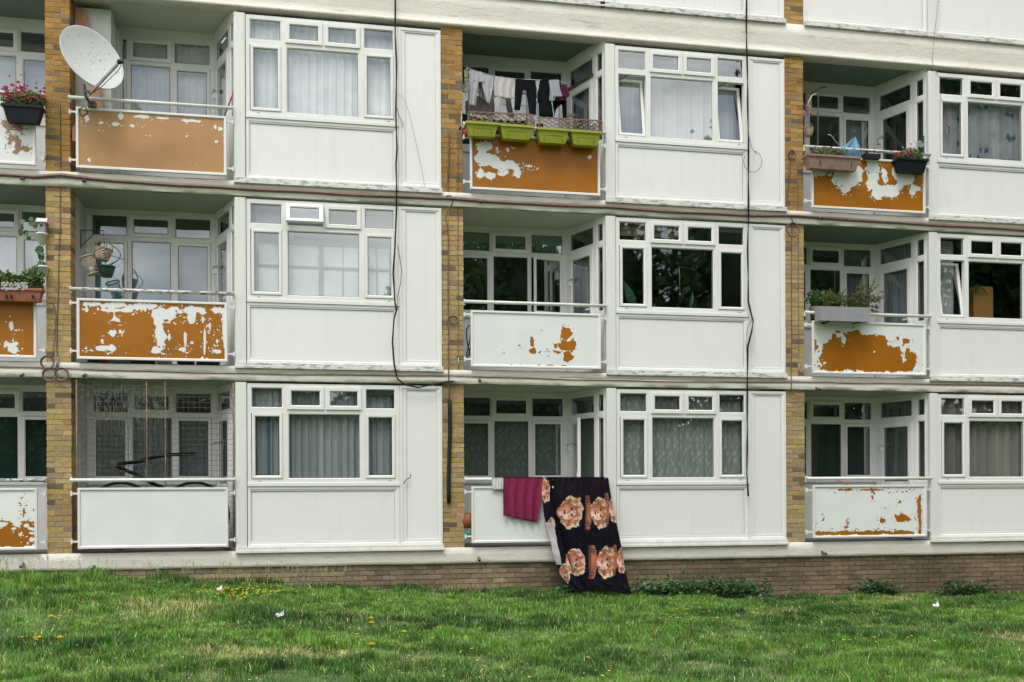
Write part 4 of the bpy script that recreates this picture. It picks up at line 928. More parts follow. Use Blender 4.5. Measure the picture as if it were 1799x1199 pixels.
garment('tracksuit_bottoms', (.50, .51, .54), [([(825, 121), (823, 150), (823, 186)], [(844, 127), (841, 150), (836, 188)]), ([(845, 128), (847, 152), (855, 181)], [(869, 134), (866, 156), (860, 184)]), ([(825, 121), (826, 130), (830, 142)], [(868, 134), (866, 140), (860, 148)])], .12, 'pale grey tracksuit bottoms hanging nearest the brick pier on the washing line', 'trousers')
garment('grey_vest', (.22, .23, .26), [([(840, 140), (842, 160), (841, 170)], [(848, 130), (850, 160), (852, 178)])], .2, 'small grey and black garment between the legs of the pale tracksuit bottoms', 'clothing')
garment('white_tshirt', (.62, .60, .60), [([(869, 134), (867, 150), (868, 170)], [(906, 139), (905, 155), (903, 176)]), ([(868, 168), (869, 185), (869, 206)], [(880, 170), (877, 190), (874, 208)]), ([(897, 172), (901, 195), (904, 211)], [(905, 172), (909, 192), (910, 209)])], .14, 'white t-shirt with a faint pink print hanging beside black trousers', 't-shirt', 3)
garment('mauve_sheet', (.36, .30, .34), [([(818, 178), (818, 190), (819, 200)], [(868, 160), (872, 190), (874, 204)]), ([(888, 170), (890, 190), (893, 205)], [(898, 170), (902, 190), (904, 208)])], .34, 'dull mauve cloth hanging low behind the pale tracksuit bottoms', 'cloth', 4)
garment('black_trousers', (.010, .012, .016), [([(906, 139), (905, 165), (904, 193)], [(922, 141), (918, 168), (914, 194)]), ([(920, 141), (926, 168), (930, 201)], [(941, 142), (943, 168), (942, 203)]), ([(906, 139), (907, 148), (909, 156)], [(941, 142), (941, 150), (940, 160)])], .13, 'black trousers hanging in the middle of the washing line', 'trousers')
garment('white_sock_pair', (.66, .66, .67), [([(940, 142), (943, 155), (944, 166)], [(949, 142), (949, 156), (950, 165)]), ([(943, 180), (944, 195), (944, 208)], [(946, 178), (947, 192), (946, 208)])], .16, 'small white garment between the two black garments on the line', 'clothing')
garment('black_tshirt', (.009, .010, .012), [([(949, 141), (946, 160), (947, 205)], [(966, 141), (967, 165), (973, 206)]), ([(946, 158), (944, 168), (945, 180)], [(950, 146), (950, 165), (950, 182)])], .14, 'black top hanging left of the pale blue shirt', 't-shirt')
garment('pale_blue_shirt', (.42, .44, .50), [([(964, 141), (966, 155), (966, 172)], [(982, 140), (984, 155), (988, 170)]), ([(966, 166), (965, 172), (966, 178)], [(976, 168), (976, 174), (974, 178)])], .12, 'pale blue grey top hanging near the right end of the line', 'shirt', 3)
garment('maroon_jumper', (.10, .025, .05), [([(984, 150), (984, 160), (978, 172)], [(996, 149), (999, 160), (1001, 170)]), ([(976, 170), (976, 174), (977, 178)], [(998, 166), (996, 174), (994, 177)])], .16, 'dark maroon top at the right end of the washing line', 'top')
garment('black_leggings', (.008, .009, .011), [([(970, 170), (972, 190), (975, 206)], [(997, 172), (992, 180), (976, 190)]), ([(986, 176), (988, 190), (989, 207)], [(996, 174), (996, 190), (996, 208)])], .22, 'black leggings hanging below the maroon top', 'leggings')
s = MB(); s.tube([P(818, 117, .13), P(826, 121, .13), P(869, 134, .13), P(906, 139, .13), P(950, 141, .13), P(984, 143, .15), P(1000, 147, .3)], .004, 5); s.tube([P(836, 135, .5), P(1001, 152, .55)], .004, 5)
s.build('washing_line', m_upvc, None, 'thin washing line strung across the top middle balcony', 'washing line')
s = MB(); s.beam(P(1000, 158, .9), P(1043, 132, .28), .03, .05); s.build('wooden_batten', M('old_batten', (.12, .085, .04), .8), None, 'dark wooden batten over the balcony door behind the washing', 'batten')
s = MB(); s.col = (.60, .27, .02); cloth(s, [(826, 213), (826, 218)], [(853, 211), (853, 219)], -.06, 8, 4, .012, .02); s.build('orange_cloth', m_cloth, None, 'crumpled orange cloth behind the leftmost lime green trough', 'cloth')
s = MB()
for _ in range(70): q = P(819.5+random.gauss(0, 1.6), random.uniform(122, 168), .03); blossom(s, q, .02, random.choice([(.65, .63, .58), (.55, .5, .38), (.2, .28, .1)]))
s.build('artificial_flowers', m_leaf, None, 'string of cream flowers hanging down the inner edge of the middle brick pier', 'flowers')
s = MB(); s.mi = 0; s.tube([P(811, 196, -.07), P(811, 225, -.07), P(809.5, 262, -.05)], .008, 6); s.mi = 1; s.tube([P(808, 229, -.06), P(809, 222, -.08), P(811, 228, -.06)], .016, 6); s.build('pole_bracket', [m_rod, m_dark], None, 'grey metal pole strapped to the face of the middle brick pier', 'pole')
s = MB(); s.col = (.35, .03, .02); q = P(819, 236, -.02); s.lathe(q, [(0, -.06), (.05, -.06), (.06, .06), (0, .06)], 12); s.build('red_pot', m_vc, None, 'red pot squeezed between the brick pier and the leftmost lime trough', 'plant pot')

# top right balcony
x0, x1, z0, z1 = box_at(1420, 1511, 276, 294, -.30)
def ex(t):
    s = MB()
    for u, v in ((1442, 285), (1497, 288)): q = P(u, v, -.33); s.tube([q+Vector((.012, .0, .03)), q+Vector((-.01, -.012, .02)), q+Vector((-.012, -.01, -.05))], .007, 6)
    s.build('hook', m_dark, t)
trough('window_box', x0, x1, -.30, -.12, z0, z1, (.05, .03), m_brownpl, 'faded brown moulded trough with black hooks on the top right balcony rail', extra=ex)
s = MB(); cx = (x0+x1)/2; foliage(s, cx-.02, -.2, z1+.06, .33, .07, .08, 640, .040, [(.16, .22, .08), (.22, .27, .10), (.25, .24, .12)], 1.2); stems(s, (cx, -.21, z1-.02), cx, -.2, z1+.07, .34, .05, .09, 60, (.20, .24, .10), .002); s.build('scruffy_weeds', m_leaf, None, 'thin pale green shoots growing in the faded brown trough', 'plant')
x0, x1, z0, z1 = box_at(1580, 1630, 280, 300, -.28)
trough('window_box', x0, x1, -.28, -.10, z0, z1, (.04, .03), m_blackpl, 'black trough of pink and white flowers on the top right balcony rail')
s = MB(); cx = (x0+x1)/2; foliage(s, cx, -.2, z1+.07, .19, .09, .10, 620, .045, [(.10, .20, .06), (.18, .30, .08)]); stems(s, (cx, -.2, z1), cx, -.2, z1+.12, .17, .05, .1, 20)
for _ in range(70): q = P(1595+random.gauss(0, 7), 269+random.gauss(0, 4.5)+0*1, -.25); blossom(s, q, random.uniform(.014, .026), random.choice([(.60, .03, .10), (.65, .10, .18), (.70, .30, .36)]))
for _ in range(40): q = P(1618+random.gauss(0, 5), 253+random.gauss(0, 3), -.22); blossom(s, q, .018, (.6, .58, .56))
s.build('potted_flowers', m_leaf, None, 'hot pink and white flowers in the black trough beside the white post', 'flowers')
s = MB(); s.mi = 0; s.tube([P(1437, 256, .0), P(1438, 168, .0), P(1434, 165, -.02), P(1427, 168, -.04), P(1420, 182, -.05), P(1417, 196, -.05)], .011, 8)
s.mi = 1; s.tube([P(1424, 166, -.03), P(1434, 158, -.02), P(1446, 153, .05), P(1452, 153, .08)], .013, 6); s.build('crutch', [m_rod, m_dark], None, 'grey metal crutch standing at the brick pier on the top right balcony', 'crutch')
wicker(P(1421, 233, -.03), .075, .13, 0., 'small pale wicker basket hanging on the crutch beside the brick pier')
s = MB()
for _ in range(45): q = P(1419+random.gauss(0, 2.5), 193+random.gauss(0, 5), -.08); blossom(s, q, .02, random.choice([(.55, .25, .33), (.6, .5, .52), (.25, .05, .12)]))
s.col = (.10, .16, .05); s.tube([P(1419, 182, -.08), P(1418, 194, -.08), P(1420, 208, -.08)], .008, 5); s.build('pink_flower_bunch', m_leaf, None, 'small bunch of pink flowers above the small wicker basket', 'flowers')
s = MB(); s.col = (.16, .36, .52); apex = P(1503.5, 240, .18); base_ = [P(u, v, y) for u, v, y in ((1477, 262, .05), (1487, 261, -.02), (1498, 262, .02), (1508, 264, .0), (1514, 266, .1), (1508, 262, .4), (1490, 258, .42))]
for k, (a_, b_) in enumerate(zip(base_, base_[1:]+base_[:1])):
    s.col = [(.16, .36, .52), (.10, .27, .42), (.20, .40, .56)][k % 3]; m_ = a_.lerp(b_, .5)+Vector((0, .03, -.01)); i = [s.vert(apex), s.vert(a_), s.vert(m_), s.vert(b_)]; s.face(i[0], i[1], i[2]); s.face(i[0], i[2], i[3])
    s.col = (.10, .25, .42); d_ = Vector((0, 0, -.14)); s.quad(a_, m_, m_+d_, a_+d_); s.quad(m_, b_, b_+d_, m_+d_)
s.build('blue_parasol', m_cloth, None, 'folded light blue parasol cover poking above the top right balcony rail', 'parasol')
s = MB(); s.mi = 0; s.tube([P(1455, 237, .1), P(1460, 238, .1), P(1470, 250, .1), P(1478, 262, .1)], .009, 6); s.build('bent_rod', [m_rod], None, 'bent thin grey rod leaning behind the brown trough', 'rod')
s = MB(); q0 = P(1516, 280, -.12); q1 = P(1543, 274, -.12); s.box(q0.x, q1.x, -.2, -.06, q0.z, q1.z); s.tube([P(1522, 276, -.15), P(1519, 270, -.13), P(1524, 268, -.12)], .01, 6); s.build('rail_tray', m_dark, None, 'small black tray clipped on the rail between the two top right troughs', 'tray')
s = MB(); s.col = (.5, .04, .02); s.beam(P(1574, 270, -.12), P(1583, 274, -.12), .05, .03); s.beam(P(1576, 267, -.12), P(1577, 276, -.12), .02, .02, (1, 0, 0)); s.build('red_clip', m_vc, None, 'red plastic clip on the rail beside the black flower trough', 'clip')
s = MB(); s.col = (.01, .16, .13); q = P(1623, 252, -.12); s.box(q.x-.012, q.x+.012, -.13, -.11, q.z-.16, q.z+.12); s.build('green_stake', m_vc, None, 'teal plastic stake behind the pink and white flowers', 'stake')

# middle right balcony: grey trough and shrubs
x0, x1, z0, z1 = box_at(1442, 1530, 541, 563, -.34)
def ex(t):
    s = MB()
    for u in (1452, 1506): q = P(u, 566, -.22); s.box(q.x-.02, q.x+.02, -.30, -.10, q.z-.02, q.z+.03)
    s.build('support_bracket', m_dark, t)
trough('grey_trough', x0, x1, -.34, -.14, z0, z1, (.004, .004), m_greypl, 'smooth grey rectangular trough on the middle right balcony rail', lip=.001, extra=ex)
s = MB()
def shrub(s, roots, tips, pal, nl, size):
    for tu, tv in tips:
        ru, rv = random.choice(roots); A = P(ru, rv, -.24); B = P(tu, tv, -.24+random.uniform(-.12, .1)); m_ = A.lerp(B, .5)+Vector((random.uniform(-.03, .03), 0, .03)); s.col = (.13, .10, .05); s.tube([A, m_, B], .004, 4)
        for k in range(nl):
            t_ = random.uniform(.15, 1.05); q = (A.lerp(m_, t_*2) if t_ < .5 else m_.lerp(B, t_*2-1))
            d = ((B-A).normalized()+Vector((random.gauss(0, .6), random.gauss(0, .6), random.gauss(0, .5)))).normalized(); L = size*random.uniform(.6, 1.2); w = d.cross(Vector((random.gauss(0, 1), random.gauss(0, 1), random.gauss(0, 1)))).normalized()*L*.2
            c_ = random.choice(pal); e = random.uniform(.7, 1.3); s.col = tuple(x*e for x in c_); q = q+Vector((random.gauss(0, .008), random.gauss(0, .01), random.gauss(0, .008))); s.face(s.vert(q), s.vert(q+d*L*.5+w), s.vert(q+d*L), s.vert(q+d*L*.5-w))
shrub(s, [(1500, 540), (1510, 541), (1490, 540)], [(1515, 492), (1520, 502), (1537, 494), (1541, 505), (1530, 510), (1548, 521), (1553, 522), (1545, 528), (1540, 540), (1530, 545), (1538, 548), (1520, 520), (1510, 515), (1500, 518), (1497, 527), (1525, 530), (1533, 520), (1515, 548), (1522, 552), (1508, 505)], [(.12, .17, .045), (.17, .22, .06), (.22, .18, .07), (.08, .12, .035)], 120, .042)
s.build('heather_shrub', m_leaf, None, 'tall wispy olive shrub spreading from the right end of the grey trough', 'shrub')
s = MB(); shrub(s, [(1450, 541), (1462, 541), (1475, 541), (1486, 541)], [(1440+random.uniform(0, 52), random.uniform(508, 538)) for _ in range(40)], [(.12, .22, .04), (.17, .27, .06), (.20, .24, .07)], 30, .035)
s.build('bushy_herb', m_leaf, None, 'bright green bushy herb in the left half of the grey trough', 'plant')
s = MB(); q = P(1430, 525, .1); foliage(s, q.x, .05, q.z, .15, .14, .13, 300, .05, [(.05, .15, .04), (.08, .20, .06)]); stems(s, (q.x, .05, q.z-.25), q.x, .05, q.z, .12, .1, .1, 14); q2 = q-Vector((0, 0, .33)); s.col = (.2, .2, .2); s.lathe((q.x+.02, .05, q2.z), [(0, 0), (.09, 0), (.12, .18), (.0, .18)], 14)
s.build('potted_climber', m_leaf, None, 'round leaved green plant in a pot behind the rail next to the right brick pier', 'plant')

# ground floor left balcony: mesh screen and bicycle
t = empty('wire_mesh_screen', (1.45, -.03, 1.0), 'rusty wire mesh screen with torn plastic sheeting over the ground floor left balcony', 'mesh screen')
s = MB()
za, zb = .0, 2.46
for x in (.40, 1.345, 1.60, 2.55):
    s.tube([(x, -.012, .05), (x, -.012, zb)], .008 if .5 < x < 2 else .012, 6)
s.build('post', m_rust, t)
s = MB()
z = .1; k = 0
while z < 2.44:
    xs_ = np.linspace(.40, 2.55, 12); s.tube([(x, -.022+random.uniform(-.004, .004), z+random.uniform(-.003, .003)) for x in xs_], .0022, 4); z += .0762
for k in range(29): x = .40+k*.0762; s.tube([(x, -.018, .06), (x+random.uniform(-.004, .004), -.018, 2.44)], .0010, 4)
s.build('wire_grid', M('dull_wire', (.16, .13, .11), .6, .4, 9), t)
m_ply, n_, b_ = nt('torn_clear_sheeting'); n_.nodes.remove(b_)
tr = N(n_, 'ShaderNodeBsdfTransparent'); df = N(n_, 'ShaderNodeBsdfDiffuse'); df.inputs[0].default_value = (.27, .28, .27, 1)
k1 = ramp(n_, noise(n_, 26, 6, stretch=(2.2, 1, .5), rough=.7), [(.50, 0.), (.60, .38)]); k2 = ramp(n_, noise(n_, 2.2, 3, stretch=(1, 1, .7)), [(.36, .0), (.62, 1.)])
g_ = N(n_, 'ShaderNodeNewGeometry'); sx_ = N(n_, 'ShaderNodeSeparateXYZ'); n_.links.new(g_.outputs['Position'], sx_.inputs[0]); mr_ = N(n_, 'ShaderNodeMapRange'); n_.links.new(sx_.outputs['Z'], mr_.inputs[0]); mr_.inputs[1].default_value = 1.5; mr_.inputs[2].default_value = 2.3; mr_.inputs[3].default_value = .03; mr_.inputs[4].default_value = 1
mm = N(n_, 'ShaderNodeMath', operation='MULTIPLY'); n_.links.new(k1, mm.inputs[0]); n_.links.new(mr_.outputs[0], mm.inputs[1]); m2 = N(n_, 'ShaderNodeMath', operation='MULTIPLY_ADD'); n_.links.new(mm.outputs[0], m2.inputs[0]); m2.inputs[1].default_value = 1.; m2.inputs[2].default_value = .02
mx_ = N(n_, 'ShaderNodeMixShader'); n_.links.new(m2.outputs[0], mx_.inputs[0]); n_.links.new(tr.outputs[0], mx_.inputs[1]); n_.links.new(df.outputs[0], mx_.inputs[2]); n_.links.new(mx_.outputs[0], n_.nodes['Material Output'].inputs['Surface'])
s = MB(); s.box(.42, 1.60, .10, .102, .95, 2.42); s.build('plastic_sheet', m_ply, t)
def bicycle():
    t = empty('bicycle', (1.6, .25, .02), 'black bicycle with swept handlebar parked behind the ground floor left balcony board', 'bicycle')
    Y = .045; wz = .62
    cw = P(343, 905, Y); R = abs(P(343, 848, Y).z-cw.z)
    for c_ in (cw, cw+Vector((-1.02, 0, 0))):
        s = MB(); s.mi = 0; s.tube([c_+Vector((R*math.cos(x), 0, R*math.sin(x))) for x in [2*math.pi*i/40 for i in range(40)]], .022, 8, True)
        s.mi = 1; s.tube([c_+Vector(((R-.035)*math.cos(x), 0, (R-.035)*math.sin(x))) for x in [2*math.pi*i/40 for i in range(40)]], .010, 6, True)
        for i in range(18): x = 2*math.pi*i/18; s.tube([c_, c_+Vector(((R-.035)*math.cos(x), 0, (R-.035)*math.sin(x)))], .0015, 3)
        s.build('wheel', [m_gasket, m_rod], t)
    s = MB(); s.smooth = True
    s.tube([P(300, 799, Y), P(285, 801, Y), P(262, 806, Y), P(240, 812, Y), P(212, 815, Y), P(208, 817, Y), P(207, 819, Y), P(212, 823, Y), P(235, 832, Y), P(255, 841, Y), P(264, 848, Y), P(285, 856, Y), cw+Vector((0, 0, .02))], .026, 8)
    s.tube([P(300, 799, Y), P(343, 798, Y)], .026, 8); s.build('frame', M('matt_black_frame', (.004, .004, .005), .7, .1, spec=.1), t)
    s = MB(); s.tube([P(338, 799, Y), P(344, 798, Y)], .026, 8); s.build('grip', m_gasket, t)
    s = MB(); s.tube([P(194, 812, Y), P(208, 818, Y)], .003, 4); s.tube([P(196, 810, Y), P(209, 815, Y)], .003, 4); s.tube([P(252, 822, Y), P(258, 832, Y), P(253, 842, Y)], .003, 4); s.build('brake_cable', m_rod, t)
bicycle()

# ground floor middle: cloths over the rail
s = MB(); s.col = (.74, .73, .72); cloth(s, [(864, 839), (864, 850), (865, 861)], [(886, 839), (885, 850), (884, 861)], -.125, 10, 4, .01, .015)
s.build('white_cloth', m_cloth, None, 'small crumpled white cloth hanging over the rail left of the maroon towel', 'cloth')
s = MB(); s.col = (.25, .030, .085); cloth(s, [(885, 838.5), (884, 875), (884.5, 906)], [(954, 838.5), (950, 878), (945, 918)], -.14, 26, 4, .030, .016)
bk = len(s.v)
cloth(s, [(885, 838.5), (885, 842)], [(954, 838.5), (954, 842)], -.085, 3, 1, .0, .09)
s.build('maroon_towel', MV('terry_towel', .95, .22, 60, .6, 180, .05), None, 'maroon red towel hanging over the rail on the white ground floor board', 'towel')

def sheet():
    """long black sheet printed with large sideways portraits of a curly blonde woman (generic faces)"""
    nu, nv = 190, 300
    top = [(955, 839), (1068, 840)]; YR = -.135
    LE = [(953, 840), (952, 870), (956, 905), (966, 945), (972, 975), (985, 1010), (1003, 1031)]
    RE = [(1069, 840), (1077, 885), (1087, 930), (1094, 965), (1099, 1000), (1104, 1025), (1109, 1042)]
    def samp(E, t):
        k = t*(len(E)-1); i = np.minimum(k.astype(int), len(E)-2); f = k-i; E = np.array(E, float); return E[i]*(1-f)[:, None]+E[i+1]*f[:, None]
    tv = np.linspace(0, 1, nv); L = samp(LE, tv); R = samp(RE, tv); V = []; UP = []
    au = np.linspace(0, 1, nu)
    for j, t in enumerate(tv):
        yp = YR-.34*t**1.3
        for i, a_ in enumerate(au):
            u = L[j, 0]*(1-a_)+R[j, 0]*a_; v = L[j, 1]*(1-a_)+R[j, 1]*a_+3*math.sin(a_*9)*t**3
            UP.append((u, v))
    UP = np.array(UP)
    A = np.tile(au, nv); T = np.repeat(tv, nu)
    yp = YR-.34*T**1.3
    # folds: deep crease near the left, soft pleats right
    d = .05*np.exp(-((A-.16-.10*T)/.035)**2)-.035*np.exp(-((A-.07-.04*T)/.05)**2)+.035*np.sin(A*38+T*3)*np.clip((A-.55)*2.2, 0, 1)*(.2+T*.8)+.02*np.sin(A*13+T*4)*T+.006*np.sin(A*70+T*22)
    d += .030*(fbm(A*9, T*9, 31, 5)-.5)*2+.02*np.sin(A*22-T*5)*T
    pts = np.array([list(P(u, v, y)) for (u, v), y in zip(UP, yp)]); pts[:, 1] += d
    # print, drawn in photo-survey millimetres of the cloth
    u, v = UP[:, 0], UP[:, 1]
    C = np.zeros((len(u), 3)); C[:] = (.006, .006, .011)
    top_fade = np.clip(1-(v-840)/70, 0, 1); C += top_fade[:, None]*np.array([.010, .004, .008])
    def motif(cu, cv, sc, sx=1., cut=None, shoulders=True):
        a = (u-cu)/(sc*sx); b = (v-cv)/sc-.15*0     # a>0 = crown of the head, b = across the face; unit = px of survey
        ok = np.ones_like(a, bool) if cut is None else ((u > cut[0]) & (u < cut[1]))
        nz = fbm(a*.16+50, b*.16+50, 41, 4); nz2 = fbm(a*.16+9+.06*b, b*.34+90, 43, 3)
        def put(m, col, k=1.): 
            m = m & ok; C[m] = C[m]*(1-k)+np.array(col)*k
        if shoulders:
            sh = (a > -34+.0*b) & (a < -17-6*np.abs(b/30)**2) & (np.abs(b) < 30); g = np.clip((a+36)/16, 0, 1)
            m = sh & ok; C[m] = np.array([.50, .24, .155])*g[m][:, None]+C[m]*(1-g[m][:, None])
            put((a > -31) & (a < -21) & (np.abs(np.abs(b)-21) < 3.0), (.05, .04, .06)); put((a > -31) & (a < -21) & (np.abs(np.abs(b)-21) < 1.), (.25, .22, .26))
            put((a > -28) & (a < -8) & (np.abs(b+1) < 8+.02*(a+8)**2), (.50, .22, .13))
        r = np.sqrt(((a-4)/21.)**2+((b)/27.)**2)*(1+.28*(nz-.5)+.03*np.sin(np.arctan2(b, a-4)*9+cu)+.06*np.sin(np.arctan2(b, a-4)*2+cu))
        hair = (r < 1) & (a > -18+.06*np.abs(b)); put(hair, (.50, .29, .17)); put(hair & (nz2 > .52), (.60, .39, .25)); put(hair & (nz2 > .64), (.72, .54, .38)); put(hair & (nz2 < .36), (.34, .16, .09)); put(hair & (r > .86) & (nz2 > .4), (.70, .53, .38))
        f = np.sqrt(((a+3)/16.5)**2+((b+0)/14.)**2); put(f < 1.12, (.30, .11, .06), .7); put(f < 1, (.70, .40, .30)); put((f < .92) & (b > -2), (.80, .52, .41)); put((f < .7) & (b > 2), (.86, .62, .51)); put((f < 1) & (b < -8), (.50, .22, .15), .8); put((f < 1) & (a > 7) & (nz2 > .5), (.45, .2, .12), .7)
        put(np.sqrt(((a+2)/1.5)**2+((b+.0)/1.8)**2) < 1, (.46, .2, .13)); put((np.abs(b+.8) < .7) & (a > -2) & (a < 4), (.52, .26, .18))
        for e in (-5.2, 5.2):
            put(np.sqrt(((a-4)/1.5)**2+((b-e)/3.)**2) < 1, (.07, .03, .03)); put((np.abs(a-6.6+.05*(b-e)**2) < .8) & (np.abs(b-e) < 3.8), (.20, .08, .05)); put(np.sqrt(((a-4)/.8)**2+((b-e)/1.1)**2) < 1, (.02, .015, .02))
            put(np.sqrt(((a+1)/3)**2+((b-e*1.4)/3)**2) < 1, (.70, .30, .22), .5)
        put(np.sqrt(((a+7.5)/1.7)**2+((b+0)/4.4)**2) < 1, (.40, .035, .035)); put((np.abs(a+7.5) < .4) & (np.abs(b) < 3.8), (.16, .02, .02)); put((np.abs(a+11) < .6) & (np.abs(b) < 3), (.5, .24, .17))
        put((np.abs(a+13) < 2) & (np.abs(b-11) < 4) , (.08, .07, .10)); put((np.abs(a+13) < 1) & (np.abs(b-11) < 2.5), (.45, .43, .46))
    motif(1000, 900, 1.0, 1.0, (972, 1030), False); motif(1052, 901, 1.0, .72, (1029, 1066)); motif(1079, 895, .95, .5, (1062, 1100))
    motif(1009, 988, .93, .85, (985, 1035), False); motif(1063, 988, .98, .85, (1034, 1084)); motif(1092, 985, .9, .5, (1076, 1110))
    motif(957, 862, .72, .55, (940, 967), False); motif(967, 925, .60, .5, (952, 977), False); motif(990, 1010, .8, .5, (970, 1008), False)
    wst = (A < .10+.02*np.sin(T*20)) & (v > 918) & (v < 992) & (u < 972+(v-918)*.19); C[wst] = (.48, .45, .46)
    for k in (962,): pass
    sk = (np.abs(u-(966+(v-865)*.30)) < 2.2) & (v > 865) & (v < 1000); C[sk] = C[sk]*.35  # shade of the left crease darkened into the cloth colour
    hd = C[:, 0] > .12; wh = (C[:, 0] > .44) & (C[:, 1] > .43); hd &= ~wh; C[hd] *= np.array([.84, .66, .60])
    i, j = np.meshgrid(np.arange(nu-1), np.arange(nv-1)); k = (j*nu+i).ravel()
    Fq = np.stack([k, k+1, k+nu+1, k+nu], 1)
    # the piece that goes over the rail and down behind it
    o = bigmesh('printed_sheet', pts, Fq, m_cloth, C, 'long black sheet printed with sideways blonde portraits draped from the rail to the grass', 'sheet')
    md = o.modifiers.new('thickness', 'SOLIDIFY'); md.thickness = .004
    s = MB(); s.col = (.012, .011, .02); cloth(s, [(955, 838.5), (955, 843)], [(1069, 838.5), (1069, 843)], -.085, 3, 1, 0, .10); s.build('sheet_fold', m_cloth, o)
sheet()
s = MB(); s.col = (.22, .06, .025); q = P(822, 915, -.0); s.lathe(q+Vector((0.02, 0.05, -.12)), [(0, 0), (.09, 0), (.11, .1), (.08, .22), (.03, .24), (0, .24)], 14); s.col = (.02, .14, .10); s.lathe(q+Vector((.03, .05, -.27)), [(0, 0), (.10, 0), (.10, .12), (0, .12)], 14)
s.build('stacked_pots', m_vc, None, 'brown and green pots behind the white board beside the middle brick pier', 'plant pot')
s = MB(); s.tube([P(824+4*math.cos(k*.6), 600+28*math.sin(k*.37), -.0+.02*math.sin(k)) for k in range(24)], .010, 5); s.build('coiled_hose', m_dark, None, 'black and white coiled hose behind the middle floor white board', 'hose')
s = MB(); s.beam(P(1454+12, 842, .2), P(1491, 853, .02), .02, .02); s.build('wooden_stick', M('stick_wood', (.30, .16, .09), .7), None, 'short brown stick behind the ground floor right rail', 'stick')
s = MB(); s.col = (.3, .03, .02); q0 = P(176, 634, .1); q1 = P(190, 630, .1)
for (ua, ub, c_, y) in ((154, 174, (.03, .04, .04), .10), (174, 188, (.35, .03, .03), .10), (190, 226, (.28, .30, .34), .10), (230, 272, (.03, .03, .035), .16), (276, 300, (.5, .5, .5), .10), (312, 340, (.03, .03, .03), .12), (345, 385, (.02, .02, .02), .14)):
    a_ = P(ua, 636, y); b__ = P(ub, 628, y); s = MB(); s.col = c_; s.box(a_.x, b__.x, y, y+.18, 2.71, 2.71+.12, .004)
    nm = {(.35, .03, .03): 'low red box', (.28, .30, .34): 'grey plastic box', (.5, .5, .5): 'white plastic box'}.get(c_, 'black box')
    s.build('storage_box', m_vc, None, nm+' on the balcony floor, %s under the peeling orange board' % {154: 'far left', 174: 'second from left', 190: 'third from left', 230: 'in the middle', 276: 'right of the middle', 312: 'second from right', 345: 'far right'}[ua], 'box', 'boxes under the middle left balcony board')

# ================================================================== CABLES
m_blackc = M('black_cable_sheath', (.007, .008, .010), .55, .1, spec=.2)
m_brownc = M('brown_cable_sheath', (.17, .085, .07), .5, .25, 10)
m_greyc = M('grey_thin_wire', (.30, .30, .29), .5, .1)
def cable(pts, r, mat, label, Y=-.035, name='cable', cat='cable', jit=0, strands=1, clips=0):
    s = MB()
    for st in range(strands):
        pp = []
        for k in range(len(pts)-1):
            u0, v0 = pts[k]; u1, v1 = pts[k+1]; n = max(2, int(math.hypot(u1-u0, v1-v0)/14))
            for i in range(n): t_ = i/n; pp.append((u0+(u1-u0)*t_, v0+(v1-v0)*t_))
        pp.append(pts[-1]); W_ = []
        for i, (u, v) in enumerate(pp):
            o = jit*math.sin(i*.55+st*2.1); W_.append(P(u+(o if abs(pts[0][0]-pts[-1][0]) < 120 else 0), v+(o if abs(pts[0][0]-pts[-1][0]) >= 120 else 0)+st*.6, Y-.004*st))
        s.tube(W_, r, 6)
    return s.build(name, mat, None, label, cat)
cable([(695, -40), (695, 60), (697, 110), (696, 200), (698, 260), (696, 290), (697, 330), (697, 365), (695, 430), (691, 480), (694, 530), (697, 545), (693, 560), (690, 600), (693, 640), (698, 665), (712, 676), (735, 681), (760, 676), (780, 672), (797, 670)], .0095, m_blackc, 'thick black cable bundle running down the left bay and curling along the lower band', -.095, jit=.5, strands=2)
cable([(1312, -40), (1312, 40), (1313, 110), (1314, 180), (1316, 240), (1315, 300), (1315, 330), (1316, 380), (1314, 440), (1315, 530), (1324, 565), (1322, 580), (1314, 610), (1313, 650), (1313, 680), (1314, 760), (1312, 830), (1315, 872)], .008, m_blackc, 'thin black cable bundle running down the middle bay to its ground floor panel', -.095, jit=.9, strands=2)
cable([(700, 165), (712, 175), (722, 210), (733, 258), (742, 300), (749, 342)], .0035, m_greyc, 'thin grey wire looping across the top left narrow white panel', -.055)
cable([(698, 190), (702, 205), (709, 218), (708, 224)], .004, m_blackc, 'short dark wire end sticking out beside the top left narrow panel', -.055)
cable([(699, 430), (703, 455), (706, 475), (704, 500), (699, 520), (699, 545)], .004, m_blackc, 'loose wire bowing out from the bundle on the middle floor left bay', -.07)
cable([(1316, 240), (1322, 262), (1330, 272)]+[(1323+16*math.sin(t_), 284-19*math.cos(t_)) for t_ in np.linspace(.2, 5.4, 16)], .004, m_blackc, 'round loop of thin wire on the top floor middle bay', -.07)
cable([(1322, 560), (1314, 575), (1311, 600), (1313, 630)], .0035, m_blackc, 'thin loose wire curving beside the middle floor middle bay', -.07)
cable([(1652, -20), (1642, 60), (1638, 105), (1643, 125), (1651, 138), (1651, 165), (1656, 180)], .0045, m_greyc, 'pale wire crossing the top concrete band and white post at the right', -.075)
cable([(709, 850), (715, 842), (721, 840), (722, 833)], .006, m_blackc, 'short stub of wire on the ground floor left narrow panel', -.05)
cable([(-30, 304), (60, 311), (107, 307), (200, 318), (300, 324), (400, 330), (520, 336), (600, 341), (697, 345), (760, 348), (800, 349), (900, 357), (1000, 361), (1070, 364), (1200, 373), (1316, 378), (1390, 379), (1500, 386), (1600, 393), (1700, 398), (1830, 406)], .019, m_brownc, 'thick brown cable bundle sagging along the upper concrete band', -.060, jit=.5, strands=2)
